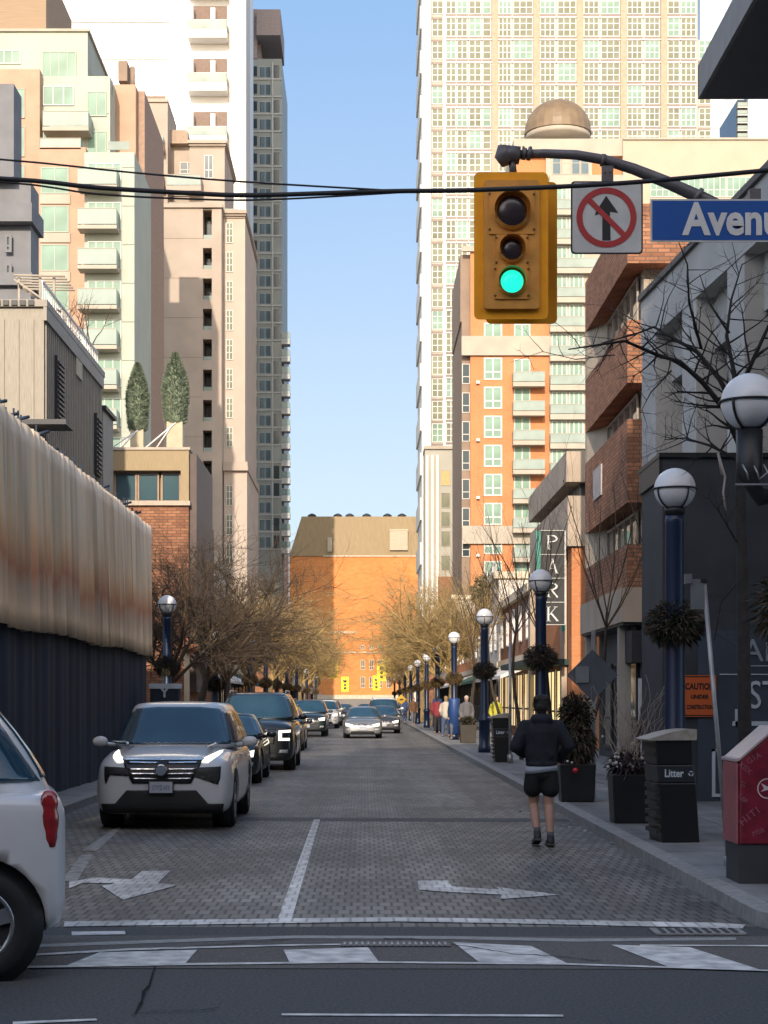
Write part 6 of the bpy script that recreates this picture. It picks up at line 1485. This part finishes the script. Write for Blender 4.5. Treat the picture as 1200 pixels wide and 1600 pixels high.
# ------------------------------------------------------------------ people
def blob(parts, name, m, parent, vox=.012, sm=6):
    """one continuous skin from tapered limbs and ellipsoids: parts = ('c',p0,r0,p1,r1) or ('e',centre,(rx,ry,rz))"""
    mb = MB()
    for p in parts:
        if p[0] == 'c':
            a, b = Vector(p[1]), Vector(p[3]); n = 6
            mb.path([a.lerp(b, i / n) for i in range(n + 1)], [p[2] + (p[4] - p[2]) * i / n for i in range(n + 1)], 12)
            mb.sphere(a, p[2] * .995, 12, 8); mb.sphere(b, p[4] * .995, 12, 8)
        else:
            q = MB(); q.sphere((0, 0, 0), 1, 18, 12); q.v = [(x * p[2][0] + p[1][0], y * p[2][1] + p[1][1], z * p[2][2] + p[1][2]) for x, y, z in q.v]; merge(mb, q)
    o = mb.build(name, m, parent, off=(0, 0, 0)); r = o.modifiers.new('r', 'REMESH'); r.mode = 'VOXEL'; r.voxel_size = vox
    s = o.modifiers.new('s', 'SMOOTH'); s.iterations = sm; s.factor = .5; apply_mods(o)
    for p in o.data.polygons: p.use_smooth = True
    return o
skin = mat('skin', (.42, .26, .20), .6, var=.08, scale=12); hood = mat('navy_hoodie', (.009, .012, .021), .85, var=.4, scale=7, bump=1.0); shortm = mat('black_shorts', (.006, .007, .009), .8, var=.3, scale=12, bump=.3); shirt = mat('pale_shirt_hem', (.36, .42, .50), .8); hairm = mat('dark_hair', (.016, .012, .010), .7, scale=40, bump=.5); shoem = mat('dark_shoes', (.02, .02, .024), .6); solem = mat('shoe_sole', (.06, .05, .05), .7)
def runner():
    t = thing('person', 'runner seen from behind in dark hoodie and black shorts by the right kerb', 'person', (0, 0, 0))
    C = lambda a, ra, b, rb: ('c', a, ra, b, rb); E = lambda c, r: ('e', c, r)
    # body (facing +Y away): hips at .94, shoulders 1.46. left leg trailing with heel up, right leg planted nearer
    hipL, hipR = (-.085, 0, .93), (.095, 0, .93)
    kL, aL = (-.085, .10, .51), (-.055, -.06, .155)
    kR, aR = (.085, .02, .50), (.095, -.10, .105)
    P = [C(hipL, .095, kL, .062), C(kL, .058, (-.075, .03, .36), .058), C((-.075, .03, .36), .058, aL, .036), C(hipR, .095, kR, .062), C(kR, .058, (.092, -.04, .34), .058), C((.092, -.04, .34), .058, aR, .036),
         C((-.06, 0, .97), .11, (.06, 0, .97), .11), C((0, 0, .97), .13, (0, .02, 1.40), .15), C((0, .02, 1.44), .075, (0, .035, 1.56), .058),
         C((-.16, .02, 1.42), .06, (-.28, -.02, 1.17), .045), C((-.28, -.02, 1.17), .042, (-.17, .22, 1.08), .030), C((.16, .02, 1.42), .06, (.29, -.03, 1.18), .045), C((.29, -.03, 1.18), .042, (.20, .18, 1.02), .030),
         E((0, .05, 1.67), (.075, .095, .115)), E((0, .12, 1.62), (.05, .05, .06)), E((0, .148, 1.655), (.014, .02, .02)), E((-.078, .045, 1.655), (.012, .022, .032)), E((.078, .045, 1.655), (.012, .022, .032)),
         C(aL, .034, (-.055, .06, .09), .03), C(aR, .034, (.10, .02, .05), .03)]
    for s, h in ((-1, (-.155, .26, 1.07)), (1, (.185, .225, 1.0))):      # curled hands
        h = Vector(h); P.append(E(h, (.025, .045, .042)))
        for k in range(4): a = h + Vector((0, .03, .03 - k * .02)); P.append(C(a, .0095, a + Vector((-s * .015, .045 - abs(k - 1) * .004, -.002)), .009)); P.append(C(a + Vector((-s * .015, .045, -.002)), .009, a + Vector((-s * .045, .03, -.004)), .008))
        P.append(C(h + Vector((0, .0, .035)), .011, h + Vector((-s * .03, .035, .045)), .009))
    blob(P, 'body', skin, t, .010, 4)
    blob([C((-.13, .01, 1.42), .085, (.13, .01, 1.42), .085), C((0, .0, 1.36), .16, (0, -.005, 1.05), .15), C((-.08, .01, 1.36), .135, (-.08, 0, 1.03), .11), C((.08, .01, 1.36), .135, (.08, 0, 1.03), .11), C((-.05, -.10, 1.30), .04, (.09, -.12, 1.08), .035), C((.10, -.08, 1.26), .035, (.0, -.13, 1.0), .03),
          C((-.19, .01, 1.42), .085, (-.305, -.03, 1.18), .075), C((-.305, -.03, 1.18), .07, (-.20, .17, 1.085), .052), C((.19, .01, 1.42), .085, (.315, -.04, 1.19), .078), C((.315, -.04, 1.19), .072, (.225, .13, 1.035), .052),
          E((0, -.06, 1.50), (.125, .075, .075)), E((-.07, -.02, 1.52), (.06, .06, .05)), E((.07, -.02, 1.52), (.06, .06, .05)), E((0, -.01, .975), (.19, .148, .06)), E((0, -.01, 1.03), (.175, .13, .05))], 'hoodie', hood, t, .012, 5)
    q = MB(); q.lathe([(.16, .885), (.196, .88), (.186, .965), (.165, .965)], (0, 0, 0), 28); q.v = [(x * 1.0, y * .74, z + .018 * math.sin(x * 9)) for x, y, z in q.v]; q.build('shirt_hem', shirt, t, off=(0, 0, 0))
    blob([C((-.085, 0, .86), .11, (-.10, .03, .69), .112), C((.085, 0, .86), .11, (.102, .0, .68), .112), E((0, 0, .86), (.18, .13, .10))], 'shorts', shortm, t, .012, 4)
    blob([E((0, .03, 1.70), (.093, .11, .105)), E((0, -.01, 1.66), (.088, .085, .09)), E((-.045, -.02, 1.75), (.05, .06, .045)), E((.05, .0, 1.755), (.05, .06, .045)), E((0, .05, 1.775), (.06, .06, .03)), E((0, -.03, 1.60), (.06, .04, .05))], 'hair', hairm, t, .010, 2)
    rn = random.Random(3); q = MB()
    for i in range(500):
        a = rn.uniform(0, 6.283); c = rn.uniform(-.5, 1); s = math.sqrt(1 - c * c); n_ = Vector((math.cos(a) * s, math.sin(a) * s, c)); p = Vector((0, .02, 1.69)) + Vector((n_.x * .092, n_.y * .105, n_.z * .10)); tt = n_.orthogonal() * rn.uniform(-.02, .02) + n_ * rn.uniform(.008, .022) + Vector((rn.uniform(-.01, .01), 0, 0)); w = n_.cross(tt).normalized() * .004
        q.add([p - w, p + w, p + tt], [(0, 1, 2)])
    q.build('hair_strands', hairm, t, off=(0, 0, 0))
    for (a, toe, tilt) in ((aL, (-.055, .12, .055), .12), (aR, (.10, .10, .045), .0)):
        a = Vector(a); b = Vector(toe); hl_ = a + Vector((0, -.045, -.045))
        o = blob([('c', tuple(hl_), .045, tuple(b), .038), ('c', tuple(a + Vector((0, -.005, -.005))), .046, tuple(hl_), .046), ('e', tuple(b), (.045, .06, .034))], 'shoe', shoem, t, .009, 3)
        q = MB(); dv = (b - hl_).normalized(); up = Vector((0, -dv.z, dv.y)) if dv.y > 0 else Vector((0, 0, 1)); base = [hl_ - up * .04 - dv * .05, b - up * .035 + dv * .07]
        for sgn in (1,):
            s0 = Vector((.045, 0, 0)); v = [base[0] - s0, base[0] + s0, base[1] + s0, base[1] - s0]; v += [p + up * .022 for p in v]
            q.add(v, [(3, 2, 1, 0), (4, 5, 6, 7), (0, 1, 5, 4), (1, 2, 6, 5), (2, 3, 7, 6), (3, 0, 4, 7)])
        q.build('sole', solem, o, off=(0, 0, 0))
        q = MB(); q.lathe([(.041, .0), (.040, .075)], tuple(a + Vector((0, .0, .0))), 12); q.build('sock', mat('grey_sock', (.10, .10, .12), .9), t, off=(0, 0, 0))
    return t
t = runner(); t.location = (*G(846, 1322), 0); t.scale = (1.0, 1.0, .985)
# small pedestrians on the sunlit right pavement
def ped(label, top, bot, hairc, x, y, rz, seed, bag=None):
    t = thing('person', label, 'person', (0, 0, 0), 'people on the right pavement'); rn = random.Random(seed); C = lambda a, ra, b, rb: ('c', a, ra, b, rb)
    st = rn.uniform(.08, .2)
    P = [C((-.09, 0, .92), .10, (-.09, -st, .5), .07), C((-.09, -st, .5), .065, (-.09, -st * .9, .08), .045), C((.09, 0, .92), .10, (.09, st, .5), .07), C((.09, st, .5), .065, (.09, st * 1.6, .08), .045),
         C((0, 0, .95), .14, (0, 0, 1.38), .16), C((-.19, 0, 1.40), .06, (-.25, .03, 1.12), .05), C((-.25, .03, 1.12), .045, (-.22, -.12, .88), .035), C((.19, 0, 1.40), .06, (.25, .03, 1.12), .05), C((.25, .03, 1.12), .045, (.22, -.12, .88), .035),
         C((0, 0, 1.42), .06, (0, 0, 1.56), .055), ('e', (0, -.01, 1.64), (.078, .095, .115)), ('e', (0, -.11, 1.63), (.014, .02, .02)), ('e', (-.09, -st * .9 - .06, .05), (.045, .11, .045)), ('e', (.09, st * 1.6 - .06, .05), (.045, .11, .045)), ('e', (-.22, -.15, .84), (.035, .04, .05)), ('e', (.22, -.15, .84), (.035, .04, .05))]
    blob(P, 'body', skin, t, .022, 2)
    blob([C((-.10, 0, 1.38), .13, (.10, 0, 1.38), .13), C((0, 0, 1.36), .2, (0, 0, .92), .19), C((-.2, 0, 1.38), .085, (-.26, .03, 1.12), .075), C((-.26, .03, 1.12), .07, (-.23, -.1, .92), .055), C((.2, 0, 1.38), .085, (.26, .03, 1.12), .075), C((.26, .03, 1.12), .07, (.23, -.1, .92), .055)], 'coat', mat('coat_' + top[0], top[1], .85), t, .024, 3)
    blob([C((-.09, 0, .92), .125, (-.09, -st, .5), .09), C((-.09, -st, .5), .085, (-.09, -st * .9, .12), .06), C((.09, 0, .92), .125, (.09, st, .5), .09), C((.09, st, .5), .085, (.09, st * 1.6, .12), .06)], 'trousers', mat('trousers_' + bot[0], bot[1], .85), t, .024, 2)
    blob([('e', (0, .02, 1.69), (.092, .10, .10)), ('e', (0, .05, 1.6), (.075, .05, .1))], 'hair', mat('hair_' + hairc[0], hairc[1], .8), t, .02, 1)
    t.location = (x, y, .13); t.rotation_euler = (0, 0, rz); return t
blk = ('black', (.02, .02, .025)); gry = ('grey', (.12, .12, .13)); den = ('denim', (.05, .08, .16)); brn = ('brown', (.12, .06, .03)); red_ = ('red', (.22, .03, .04)); crm = ('cream', (.5, .45, .38)); yel = ('yellow', (.45, .42, .05)); tan = ('tan', (.3, .2, .1))
ped('pedestrian in a dark grey coat with a white cap beside the wide planter', gry, blk, crm, PX(729, 69), 69, .1, 1)
ped('pedestrian with long brown hair and a dark coat left of the white capped one', blk, gry, brn, PX(711, 70), 70, -.3, 2)
ped('pedestrian in a bright yellow jacket behind the nearest far blue lamp', yel, den, brn, PX(775, 66), 66, .6, 3)
ped('pedestrian in a red coat between the blue lamp bases', red_, blk, blk, PX(683, 84), 84, 3.0, 4)
ped('pedestrian in a cream coat on the sunlit right pavement', crm, den, tan, PX(697, 76), 76, 2.8, 5)
ped('pedestrian in dark blue clothes far along the right kerb', den, den, blk, PX(632, 125), 125, 3.1, 6)
ped('pedestrian in a brown jacket farthest along the right pavement', brn, gry, blk, PX(646, 112), 112, .2, 7)
# parked cargo of street life: a small sandwich board and patio heater like blue banner posts
for i, (d, lb) in enumerate(((70, 'blue wrapped lower post panel at the first sunlit right lamp'), (86, 'blue wrapped lower post panel at the second sunlit right lamp'))):
    t = thing('post_banner', lb, 'post wrap', (3.62, d, .13), 'blue panels round the lamp posts'); q = MB(); q.lathe([(.23, .35), (.23, 1.75), (.21, 1.8)], (3.62, d, 0), 16); q.build('panel', mat('banner_blue', (.02, .06, .20), .5), t)
for lamp in []: pass
# left pavement kiosk with white top and pale hoarding post behind the white SUV
d = 40.0; x = PX(257, d)
t = thing('information_kiosk', 'dark kiosk with pale top board showing a Y shaped mark, behind the white compact SUV', 'kiosk', (x, d, .13))
q = MB(); q.box(x - .33, x + .33, d, d + .4, .13, PZ(1076, d)); q.build('body', navy, t); q = MB(); q.box(x - .36, x + .36, d - .02, d + .42, PZ(1076, d), PZ(1068, d)); q.build('top_board', mat('pale_blue_board', (.45, .52, .58), .6), t)
q = text_mb('Y', .3, .01, .003); xf(q, Matrix.Translation((x, d - .01, PZ(1083, d)))); q.build('lettering', MATS['pale_blue_board'], t)
d = 55; x = PX(292, d)
t = thing('wooden_post', 'pale wooden utility post with a round brown cap on the left pavement', 'post', (x, d, .13)); q = MB(); q.tube((x, d, .13), (x, d, PZ(1020, d)), .09); q.build('post', mat('pale_wood', (.45, .36, .24), .8), t)
q = MB(); q.sphere((x + .1, d, PZ(1012, d)), .3, 14, 8, sz=.6); q.build('cap', orangeb, t)
